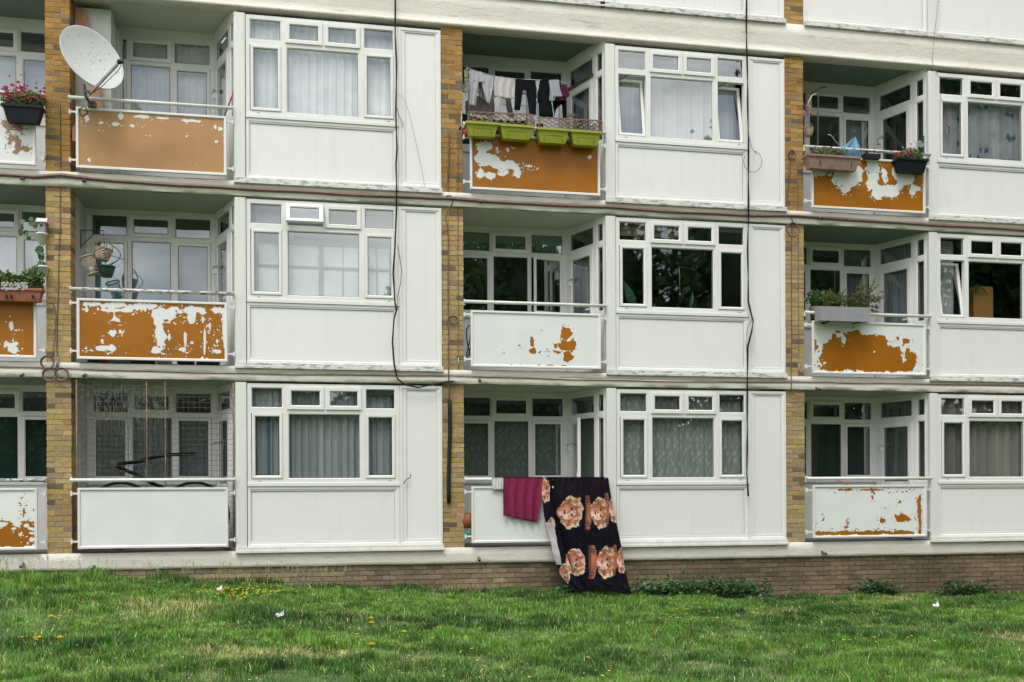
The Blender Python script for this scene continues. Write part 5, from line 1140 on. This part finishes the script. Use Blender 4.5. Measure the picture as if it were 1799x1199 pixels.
cable([(-30, 643), (107, 648), (300, 654), (500, 658), (700, 660), (800, 661), (1000, 667), (1200, 671), (1400, 672), (1600, 675), (1830, 678)], .007, m_brownc, 'thin brown cable pinned along the lower concrete band', -.052, jit=.3)
cable([(105, 182), (106, 210), (106.5, 300), (106, 400), (104, 440), (103, 520), (101, 560), (100, 610), (102, 640)], .006, m_brownc, 'thin brown cable running down the left brick pier', -.014, jit=.3)
cable([(102, 628), (102, 632), (101, 645)], .016, m_rod, 'grey weatherproof connector at the foot of the left pier cable', -.05)
cable([(91, 640), (96, 600), (99, 560), (97, 540), (90, 528)], .004, m_brownc, 'fine brown wire slanting across the lower left brick pier', -.014)
cable([(789, 225), (790, 250), (788, 300), (787, 330), (788, 345)], .010, m_brownc, 'short reddish cable on the top of the middle brick pier', -.014)
cable([(784, 345), (792, 344), (796, 350), (795, 358), (788, 368), (783, 385), (787, 398), (788, 420), (788, 520), (788, 620), (789, 668), (790, 700)], .010, m_brownc, 'brown cable looping from the upper band and down the middle brick pier', -.055, jit=.3)
cable([(805, 230), (805, 330), (805, 450), (806, 560), (806, 620), (806, 650)], .004, m_brownc, 'fine cable down the right side of the middle brick pier', -.014)
cable([(806, 628), (806, 650)], .009, m_rod, 'grey connector near the foot of the middle brick pier', -.018)
cable([(1389, 268), (1388, 300), (1385, 330), (1381, 360), (1376, 370)], .011, m_brownc, 'brown cable slanting down the upper right brick pier', -.014)
cable([(1402, 285), (1402, 350), (1402, 378)], .004, m_brownc, 'fine cable hanging down the upper right brick pier', -.014)
cable([(1390, 379), (1393, 390), (1391, 420), (1391, 500), (1391, 600), (1391, 680), (1393, 694), (1402, 697), (1413, 695)], .008, m_brownc, 'brown cable clipped down the right brick pier and hooked at its foot', -.052, jit=.3)
cable([(1403, 392), (1403, 500), (1404, 600), (1404, 668)], .004, m_brownc, 'fine cable down the right side of the right brick pier', -.014)
cable([(1404, 638), (1404, 662)], .009, m_rod, 'grey connector near the foot of the right brick pier', -.018)
def coil(u, v, R, label, grp=None, sy=1., r=.009, Y=-.07):
    c_ = P(u, v, Y); s = MB(); rr = R/113.; 
    for k in range(3): s.tube([c_+Vector((math.cos(x)*(rr+.006*(k-1)), -.006*k+.004*math.sin(x*2), math.sin(x)*(rr*sy+.005*(k-1)))) for x in [2*math.pi*i/26 for i in range(26)]], r, 6, True)
    s.build('cable_coil', m_brownc, None, label, 'cable coil', grp)
coil(84, 637, 9.5, 'brown cable coil highest of the three at the foot of the left pier', 'coils at the left pier')
coil(88, 658, 10, 'lower left brown cable coil of the three at the left pier', 'coils at the left pier')
coil(109, 658, 9.5, 'lower right brown cable coil of the three at the left pier', 'coils at the left pier')
coil(1393, 404, 12, 'large brown cable coil at the head of the right brick pier')
coil(797, 562, 8, 'small flat brown cable coil on the middle brick pier', None, .65, .006, -.02)
coil(1391, 272, 6, 'small knotted brown cable coil on the upper right brick pier', None, 1.2, .009, -.02)
cable([(790.5, 702), (791, 760), (789, 830), (789, 884)], .030, M('black_conduit', (.012, .016, .020), .6, .15, spec=.25), 'thick black conduit fixed upright on the ground floor middle brick pier', -.03, 'conduit', 'pipe')

# bits of litter
for (u, v, c_, lab, w) in ((492, 1089, (.6, .6, .62), 'thin white scrap of litter lying in the grass at the left', .075), (1645, 1071, (.75, .75, .75), 'crumpled white scrap of paper in the grass at the right', .07), (386, 1043, (.7, .7, .7), 'white scrap of paper among the yellow buttercups', .06)):
    # walk the ray to the ground
    y = -.2
    for _ in range(90):
        q = P(u, v, y); 
        if q.z >= gz(q.x, y)+.05: break
        y -= .12
    s = MB(); s.col = c_
    for k in range(5): a_ = random.uniform(-.5, .5); p0 = q+Vector((w*(k-2)/5, random.uniform(-.02, .02), .03+random.uniform(0, .02))); s.quad(p0+Vector((-w*.2, -.02, 0)), p0+Vector((w*.2, -.02, .01)), p0+Vector((w*.18, .02, .03+.01*k)), p0+Vector((-w*.15, .02, .02)))
    s.build('litter', m_cloth, None, lab, 'litter')
# ================================================================== GROUND
nx, ny = 260, 200
xs = np.concatenate([np.linspace(-60, -6, 20), np.linspace(-5.5, 20, 180), np.linspace(21, 75, 20)]); ys = np.concatenate([[-60, -45, -34, -26, -20], np.linspace(-16, .3, 130)])
XX, YY = np.meshgrid(xs, ys); ZZ = gz(XX, YY)+(fbm(XX*3, YY*3, 4, 4)-.5)*.03
V = np.stack([XX.ravel(), YY.ravel(), ZZ.ravel()], 1); n1 = len(xs); i, j = np.meshgrid(np.arange(n1-1), np.arange(len(ys)-1)); k = (j*n1+i).ravel()
m_soil, n_, b_ = nt('turf')
c_ = ramp(n_, noise(n_, 1.2, 7), [(.35, (.045, .10, .022)), (.55, (.09, .13, .04)), (.68, (.22, .19, .10)), (.8, (.26, .22, .13))])
n_.links.new(c_, b_.inputs['Base Color']); b_.inputs['Roughness'].default_value = .95; bump(n_, b_, noise(n_, 30, 6), .6, .03)
bigmesh('lawn', V, np.stack([k, k+1, k+n1+1, k+n1], 1), m_soil, None, kind='structure', origin=(0, 0, 0))

def in_view(x, y, m=.10):
    dx = x-CAM.x; dy = y-CAM.y; z = dx*_f.x+dy*_f.y; r = dx*_r0.x+dy*_r0.y
    return (z > 5) & (np.abs(r/z) < .515+m)
def grass(NB=400000):
    r = np.random.default_rng(5)
    x = r.uniform(-8.5, 21.5, NB*3); y = -r.uniform(0, 1, NB*3)**.9*7.6+.02
    keep = in_view(x, y); x, y = x[keep], y[keep]
    dn = fbm(x*1.4, y*1.8, 51, 4); dens = np.clip((dn-.30)*5, .25, 1); k = r.random(len(x)) < dens*.95
    x, y, dn = x[k][:NB], y[k][:NB], dn[k][:NB]; n = len(x)
    base = gz(x, y)-.01
    pat = fbm(x*.55+5, y*.9+3, 61, 4); tuft = fbm(x*2.6, y*3.2, 71, 3); dry = fbm(x*.5+20, y*1.2+9, 81, 4)
    leftw = np.clip((4.5-x)/4, 0, 1)*np.clip((y+1.3)/1.2, 0, 1)
    rightd = np.clip((y+.5)/.5, 0, 1)
    h = .035+.085*np.clip((tuft-.35)*2.6, 0, 1)**1.3+.02*r.random(n)+leftw*.12*np.clip((tuft-.2)*2, 0, 1)
    h *= (.75+.6*r.random(n))*.88; h = h*.92
    w = (.0028+.0025*r.random(n))*(1+.45*np.clip((9.5-(y-CAM.y))/4, -.5, .3)*-1)
    ang = r.uniform(0, 2*np.pi, n); lean = r.uniform(.1, .9, n)*h
    dx = np.cos(ang)*lean; dy = np.sin(ang)*lean; a2 = ang+np.pi/2+r.uniform(-.6, .6, n); wx = np.cos(a2)*w; wy = np.sin(a2)*w*.6
    V = np.empty((n, 5, 3), np.float32)
    V[:, 0] = np.stack([x-wx, y-wy, base], 1); V[:, 1] = np.stack([x+wx, y+wy, base], 1)
    V[:, 2] = np.stack([x+dx*.35-wx*.8, y+dy*.35-wy*.8, base+h*.6], 1); V[:, 3] = np.stack([x+dx*.35+wx*.8, y+dy*.35+wy*.8, base+h*.6], 1)
    V[:, 4] = np.stack([x+dx, y+dy, base+h], 1)
    dark = np.array([.050, .150, .026]); mid = np.array([.130, .290, .040]); lite = np.array([.265, .40, .09]); straw = np.array([.70, .58, .30])
    t = np.clip((pat-.40)*5+r.normal(0, .2, n), 0, 1)[:, None]; C = dark*(1-t)+mid*t
    t2 = np.clip((.52-tuft)*3+r.normal(0, .15, n), 0, 1)[:, None]*.55; C = C*(1-t2)+lite*t2
    reg = np.exp(-((x-1.2)/2.6)**2-((y+2.6)/1.0)**2)*.16+np.exp(-((x-4.5)/1.8)**2-((y+2.9)/.8)**2)*.08+np.exp(-((x-9.5)/2.5)**2-((y+1.6)/.7)**2)*.08+np.exp(-((x-1.5)/2.)**2-((y+6.6)/.7)**2)*.10-.20
    t3 = (np.clip((dry-.50+reg)*6, 0, .7)*(r.random(n) < .65)+(r.random(n) < .07)*.7)[:, None]; t3 = np.clip(t3, 0, 1); C = C*(1-t3)+straw*t3
    C = C*(.55+.9*r.random((n, 1)))*(.55+.9*np.clip((fbm(x*9, y*11, 91, 3)-.5)*2.2+.5, 0, 1))[:, None]
    Cv = np.repeat(C[:, None, :], 5, 1).reshape(-1, 3)
    b = (np.arange(n)*5)[:, None]
    q = np.concatenate([b+np.array([[0, 1, 3]]), b+np.array([[0, 3, 2]]), b+np.array([[2, 3, 4]])])
    bigmesh('grass', V.reshape(-1, 3), q, m_grass, Cv, 'rough green grass with tufts and straw coloured patches', 'grass', 'stuff', smooth=False, origin=(0, 0, 0))
m_grass = MV('grass_blade', .55, .0, 5, 0, spec=.35, trans=.35)
grass()
def flowers():
    s = MB(); r = random.Random(3)
    def fl(u, v, rad, col, n=6):
        y = -.1
        for _ in range(180):
            q = P(u, v, y)
            if q.z >= gz(q.x, y)+(.12 if u < 620 and v < 1060 else .08): break
            y -= .05
        c0 = q; s.col = (.06, .12, .03); s.tube([c0-Vector((0, 0, .09)), c0], .0015, 3)
        for k in range(n):
            a_ = 2*math.pi*k/n+r.random(); s.col = tuple(c*r.uniform(.85, 1.1) for c in col); d = Vector((math.cos(a_), math.sin(a_)-.3, .35)).normalized(); w = d.cross(Vector((0, 0, 1))).normalized()*rad*.55
            s.face(s.vert(c0), s.vert(c0+d*rad*.6+w), s.vert(c0+d*rad), s.vert(c0+d*rad*.6-w))
    for _ in range(95): fl(430+r.gauss(0, 52), 1039+r.gauss(0, 6), r.uniform(.016, .024), (.82, .68, .03))
    for u, v, n, su, sv in ((110, 1078, 8, 30, 6), (60, 1120, 6, 40, 6), (1195, 1077, 14, 26, 8), (600, 1110, 6, 40, 14), (800, 1130, 8, 60, 20), (1290, 1082, 6, 40, 8), (1010, 1170, 6, 60, 14), (1540, 1125, 7, 60, 12), (330, 1050, 8, 40, 6)):
        for _ in range(n): fl(u+r.gauss(0, su), v+r.gauss(0, sv), r.uniform(.014, .022), (.80, .66, .03))
    s.build('buttercups', m_leaf, None, 'scattered small yellow buttercups in the grass', 'flowers', kind='stuff')
    s = MB()
    globals()['_fl'] = fl
    def fl2(u, v, rad, col, n=6):
        y = -.1
        for _ in range(180):
            q = P(u, v, y)
            if q.z >= gz(q.x, y)+.07: break
            y -= .05
        for k in range(n):
            a_ = 2*math.pi*k/n; s.col = col; d = Vector((math.cos(a_), math.sin(a_)-.3, .3)).normalized(); w = d.cross(Vector((0, 0, 1))).normalized()*rad*.5
            s.face(s.vert(q), s.vert(q+d*rad*.6+w), s.vert(q+d*rad), s.vert(q+d*rad*.6-w))
    for _ in range(150): fl2(r.uniform(0, 1799), 1050+r.random()**.7*145, r.uniform(.008, .014), (.72, .72, .70))
    s.build('daisies', m_leaf, None, 'tiny white daisies dotted over the whole lawn', 'flowers', kind='stuff')
    for (u, v, lab) in ((652, 1087, 'tall yellow dandelion, upper one of the pair left of centre'), (653, 1095, 'yellow dandelion just under the tall one left of centre'), (654, 1133, 'yellow dandelion standing alone near the lower middle of the lawn'), (710, 1111, 'yellow dandelion right of the lone pair'), (69, 1121, 'yellow dandelion low at the left edge of the lawn'), (106, 1121, 'yellow dandelion second from the left edge'), (90, 1084, 'yellow dandelion above the two at the left edge')):
        t = MB(); y = -.5
        for _ in range(120):
            q = P(u, v, y)
            if q.z >= gz(q.x, y)+.12: break
            y -= .06
        t.col = (.08, .14, .04); t.tube([q-Vector((0, 0, .12)), q], .0025, 4)
        for ring, rad in ((0, .036), (1, .027), (2, .016)):
            for k in range(14):
                a_ = 2*math.pi*k/14+ring*.2; t.col = (.82, .62, .01); d = Vector((math.cos(a_), math.sin(a_)-.35, .2+.5*ring)).normalized(); w = d.cross(Vector((0, 0, 1))).normalized()*rad*.16
                t.face(t.vert(q), t.vert(q+d*rad+w), t.vert(q+d*rad*1.1), t.vert(q+d*rad-w))
        t.build('dandelion', m_leaf, None, lab, 'dandelion', 'dandelions in the lawn')
flowers()
# broad-leaved weeds at the foot of the wall
def weed(u0, u1, v0, v1, n, label, dark=1.):
    s = MB(); a_ = P(u0, v1, -.25); b__ = P(u1, v0, -.25); cx = (a_.x+b__.x)/2; rx = (b__.x-a_.x)/2; H = (b__.z-a_.z)*1.12+.02
    lobes = [(random.uniform(-.75, .75), random.uniform(.55, 1.)) for _ in range(max(4, int(rx/.07)))]
    for _ in range(int(n*1.5)):
        lx, lh = random.choice(lobes); x = cx+rx*lx+random.gauss(0, min(.19, rx*.4)); t_ = min(1.15, abs(random.gauss(.45, .33))); z = float(gz(x, -.2))+H*lh*t_*1.1; y = -.08-random.random()*.34
        L = random.uniform(.035, .062); q = Vector((x, y, z)); d = Vector((random.gauss(0, .7), -.6+random.gauss(0, .5), .35+random.gauss(0, .4))).normalized(); w = d.cross(Vector((random.gauss(0, .5), random.gauss(0, .3), 1))).normalized()*L*.55
        g = random.uniform(.7, 1.3)*dark; s.col = random.choice([(.07*g, .17*g, .06*g), (.11*g, .23*g, .085*g), (.16*g, .28*g, .12*g)])
        s.face(s.vert(q), s.vert(q+d*L*.3+w), s.vert(q+d*L*.8+w*.8), s.vert(q+d*L*1.05), s.vert(q+d*L*.8-w*.8), s.vert(q+d*L*.3-w))
    for _ in range(24): x = cx+random.uniform(-rx, rx)*.8; s.col = (.08, .12, .04); s.tube([(x, -.15, float(gz(x, -.15))), (x+random.uniform(-.05, .05), -.2, float(gz(x, -.15))+H*.6)], .004, 4)
    s.build('mallow_weed', m_leaf, None, label, 'weed')
weed(1110, 1196, 1018, 1043, 620, 'low leafy green weed against the plinth just right of the printed sheet')
weed(1188, 1262, 1011, 1043, 680, 'tallest leafy green weed, second from the printed sheet')
weed(1255, 1352, 1016, 1046, 760, 'wide leafy green weed, third from the printed sheet')
weed(1500, 1576, 1030, 1056, 520, 'dark leafy weed against the plinth below the right balcony', .7)
weed(1664, 1752, 1033, 1057, 520, 'dark leafy weed at the far right foot of the wall', .7)
weed(975, 1012, 1028, 1044, 260, 'small green weed at the left foot of the printed sheet')
def seedgrass(x0, x1, n, h, label):
    s = MB()
    for _ in range(n):
        x = random.uniform(x0, x1); y = -random.uniform(.06, .5); z = float(gz(x, y)); hh = h*random.uniform(.5, 1.15); e = Vector((x+random.gauss(0, .05), y+random.gauss(0, .04), z+hh)); s.col = random.choice([(.42, .48, .22), (.50, .50, .28), (.30, .40, .14)])
        s.tube([(x, y, z), ((x+e.x)/2-.01, (y+e.y)/2, z+hh*.55), tuple(e)], .0016, 3)
        for k in range(5): q = e-Vector((random.gauss(0, .01), 0, k*.014)); s.face(s.vert(q), s.vert(q+Vector((random.uniform(-.02, .02), 0, .012))), s.vert(q+Vector((random.uniform(-.012, .012), 0, .022))))
    s.build('seeding_grass', m_leaf, None, label, 'grass', kind='stuff')
seedgrass(-2.2, 4.2, 170, .30, 'tall thin grass going to seed along the foot of the wall')

# ================================================================== TREES BEHIND THE CAMERA (most seen in the window glass, two added as sky blockers)
def tree(x, y, H, R, seed, label):
    r = random.Random(seed); t = empty('broadleaf_tree', (x, y, -.85), label, 'tree', 'trees across the lawn reflected in the windows')
    s = MB(); s.col = (.10, .075, .05); base = Vector((x, y, -.85)); pts = [base, base+Vector((.1, .05, H*.25)), base+Vector((-.1, .1, H*.5)), base+Vector((.1, 0, H*.85))]
    s.tube(pts, [.32, .24, .18, .05], 10); limbs = []
    for k in range(16):
        a_ = r.uniform(0, 6.283); z = H*r.uniform(.22, .75); e = base+Vector((math.cos(a_)*R*r.uniform(.5, .9), math.sin(a_)*R*r.uniform(.5, .9), z+H*r.uniform(.08, .22))); b0 = base+Vector((0, 0, z)); s.tube([b0, b0.lerp(e, .5)+Vector((0, 0, .3)), e], [.09, .06, .02], 6); limbs.append(e)
    s.build('trunk', m_vc, t)
    n = int(1800*R); rr = np.random.default_rng(seed); cen = []
    for k in range(70):
        while True:
            v = rr.uniform(-1, 1, 3)
            if (v**2).sum() < 1: break
        cen.append([x+v[0]*R, y+v[1]*R, -.85+H*.60+v[2]*H*.40])
    cen = np.array(cen); ci = rr.integers(0, len(cen), n); p = cen[ci]+rr.normal(0, 1, (n, 3))*R*.17
    d = rr.normal(0, 1, (n, 3)); d /= np.linalg.norm(d, axis=1)[:, None]; e = rr.normal(0, 1, (n, 3)); w = np.cross(d, e); w /= np.linalg.norm(w, axis=1)[:, None]
    L = rr.uniform(.22, .55, n)[:, None]; V = np.stack([p, p+d*L*.5+w*L*.4, p+d*L, p+d*L*.5-w*L*.4], 1).reshape(-1, 3)
    C = np.repeat((np.array([.045, .10, .025])*rr.uniform(.6, 1.4, (n, 1))), 4, 0)
    Fq = [np.arange(n*4).reshape(n, 4)]; nu, nv = 18, 12; Vs = [V]; Cs = [C]
    for q in range(7):   # dense inner foliage
        cc = cen[q*9]*.5+np.array([x, y, -.85+H*.6])*.5; th = np.linspace(0, 2*np.pi, nu, endpoint=False); ph = np.linspace(.02, np.pi-.02, nv); TT, PP = np.meshgrid(th, ph)
        rr_ = 1+.35*(rr.random(TT.shape)-.5); B = np.stack([cc[0]+np.cos(TT)*np.sin(PP)*R*.50*rr_, cc[1]+np.sin(TT)*np.sin(PP)*R*.50*rr_, cc[2]+np.cos(PP)*H*.21*rr_], 2).reshape(-1, 3)
        b0 = sum(len(v_) for v_ in Vs); a_, c_ = np.meshgrid(np.arange(nu), np.arange(nv-1)); k0 = (c_*nu+a_).ravel(); k1 = (c_*nu+(a_+1) % nu).ravel()
        Fq.append(np.stack([k0, k1, k1+nu, k0+nu], 1)+b0); Vs.append(B); Cs.append(np.tile([.022, .05, .015], (len(B), 1)))
    bigmesh('crown', np.concatenate(Vs), np.concatenate(Fq), m_leaf, np.concatenate(Cs), parent=t, smooth=False)
for k, (x, y, H, R) in enumerate(((-16, -33, 7.5, 4), (-8, -36, 7.6, 4.5), (0, -35, 8., 4.2), (8.5, -34, 11.5, 3.2), (13, -33, 15, 4.2), (18.5, -34, 15, 4.6), (28.5, -34, 22.5, 6.), (35, -33, 26, 7), (45, -36, 27, 7.5), (57, -33, 27, 7.5), (33, -15, 22, 6.5), (25, -23, 20, 5.5))):  # last two added out of view to keep sky light off right balconies
    tree(x, y, H, R, 100+k, 'leafy green tree across the lawn, %s in its row from the left' % ['first', 'second', 'third', 'fourth', 'fifth', 'sixth', 'seventh', 'eighth', 'ninth', 'tenth', 'added sky blocker, eleventh', 'added sky blocker, twelfth'][k])

def hedge():
    rr = np.random.default_rng(9); n = 44000; x = rr.uniform(-24, 66, n); hh = 5.4+1.6*fbm(x*.5, x*0, 5, 3); p = np.stack([x, -29.5+rr.normal(0, .45, n), -.9+hh*rr.random(n)**.7], 1)
    d = rr.normal(0, 1, (n, 3)); d /= np.linalg.norm(d, axis=1)[:, None]; e = rr.normal(0, 1, (n, 3)); w = np.cross(d, e); w /= np.linalg.norm(w, axis=1)[:, None]; L = rr.uniform(.2, .4, n)[:, None]
    V = np.stack([p, p+d*L*.5+w*L*.4, p+d*L, p+d*L*.5-w*L*.4], 1).reshape(-1, 3); C = np.repeat((np.array([.04, .085, .025])*rr.uniform(.6, 1.4, (n, 1))), 4, 0)
    xs_ = np.arange(-24, 66, .5); ht = -.9+4.6+1.6*(fbm(xs_*.5, xs_*0, 5, 3)-.1); m_ = len(xs_); base_i = len(V)
    prof = [(-29.1, -1+0*xs_), (-29.15+.2*fbm(xs_, xs_*0, 8, 2), ht*.6), (-29.5, ht), (-29.9, ht*.9), (-30., -1+0*xs_)]
    VV = np.concatenate([np.stack([xs_, np.broadcast_to(y_, xs_.shape), z_], 1) for y_, z_ in prof]); ii = np.arange(m_-1)
    FF2 = np.concatenate([np.stack([j_*m_+ii, j_*m_+ii+1, (j_+1)*m_+ii+1, (j_+1)*m_+ii], 1) for j_ in range(4)])+base_i
    V = np.concatenate([V, VV]); C = np.concatenate([C, np.tile([.02, .045, .014], (len(VV), 1))])
    bigmesh('hedge', V, np.concatenate([np.arange(n*4).reshape(n, 4), FF2]), m_leaf, C, 'long dark green hedge under the trees across the lawn', 'hedge', smooth=False)
hedge()
# ================================================================== SKY, SUN, CAMERA
w = bpy.data.worlds.new('World'); scene.world = w; w.use_nodes = True; n = w.node_tree; bg = n.nodes['Background']
SUN_EL, SUN_AZ = math.radians(60), math.radians(-28)    # high, behind the camera's left shoulder
sky = N(n, 'ShaderNodeTexSky'); sky.sky_type = 'NISHITA'; sky.sun_disc = False; sky.sun_elevation = SUN_EL; sky.sun_rotation = math.pi-SUN_AZ if False else math.radians(180+28)
sky.altitude = 50; sky.air_density = 1.2; sky.dust_density = 2.5
tc = N(n, 'ShaderNodeTexCoord'); mp = N(n, 'ShaderNodeMapping'); mp.inputs['Scale'].default_value = (1, 1, 2.4); n.links.new(tc.outputs['Generated'], mp.inputs[0])
nz = N(n, 'ShaderNodeTexNoise'); nz.inputs['Scale'].default_value = 2.6; nz.inputs['Detail'].default_value = 8; nz.inputs['Roughness'].default_value = .58; n.links.new(mp.outputs[0], nz.inputs['Vector'])
cl = N(n, 'ShaderNodeValToRGB'); cl.color_ramp.elements[0].position = .36; cl.color_ramp.elements[0].color = (5.5, 6.0, 6.8, 1); cl.color_ramp.elements[1].position = .62; cl.color_ramp.elements[1].color = (21, 20.8, 20.2, 1); n.links.new(nz.outputs[0], cl.inputs[0])
mk = N(n, 'ShaderNodeValToRGB'); mk.color_ramp.elements[0].position = .36; mk.color_ramp.elements[0].color = (.45, .45, .45, 1); mk.color_ramp.elements[1].position = .50; mk.color_ramp.elements[1].color = (1, 1, 1, 1); n.links.new(nz.outputs[0], mk.inputs[0])
mx = N(n, 'ShaderNodeMix', data_type='RGBA'); n.links.new(mk.outputs[0], mx.inputs['Factor']); n.links.new(sky.outputs[0], mx.inputs[6]); n.links.new(cl.outputs[0], mx.inputs[7])
sz = N(n, 'ShaderNodeSeparateXYZ'); n.links.new(tc.outputs['Generated'], sz.inputs[0]); gr = N(n, 'ShaderNodeMapRange'); n.links.new(sz.outputs['Z'], gr.inputs[0]); gr.inputs[1].default_value = 0; gr.inputs[2].default_value = 1; gr.inputs[3].default_value = .62; gr.inputs[4].default_value = 1.25
vm = N(n, 'ShaderNodeVectorMath', operation='SCALE'); n.links.new(mx.outputs[2], vm.inputs[0]); n.links.new(gr.outputs[0], vm.inputs['Scale']); n.links.new(vm.outputs[0], bg.inputs['Color']); bg.inputs['Strength'].default_value = .11
sl = bpy.data.lights.new('sun', 'SUN'); sl.energy = 1.5; sl.angle = math.radians(20); sl.color = (1, .96, .9); so = bpy.data.objects.new('sun', sl); COL.objects.link(so)
dirn = Vector((math.sin(math.radians(28))*-1*math.cos(SUN_EL), -math.cos(math.radians(28))*math.cos(SUN_EL), math.sin(SUN_EL)))   # towards the sun
so.rotation_euler = dirn.to_track_quat('Z', 'Y').to_euler(); so.location = (0, -20, 20)
cam = bpy.data.cameras.new('camera'); co = bpy.data.objects.new('camera', cam); COL.objects.link(co); scene.camera = co
cam.sensor_width = 36; cam.lens = F/1799*36; cam.shift_y = (862-599.5)/1799; cam.clip_end = 500
mw = Matrix(((_r.x, _u.x, -_f.x), (_r.y, _u.y, -_f.y), (_r.z, _u.z, -_f.z))).to_4x4(); mw.translation = CAM; co.matrix_world = mw
vs = scene.view_settings; scene.display_settings.display_device = 'sRGB'; vs.view_transform = 'Standard'; vs.look = 'None'; vs.exposure = 0.21; vs.gamma = 1; vs.use_curve_mapping = False
scene.cycles.max_bounces = 8; scene.cycles.transparent_max_bounces = 16; scene.cycles.use_denoising = True
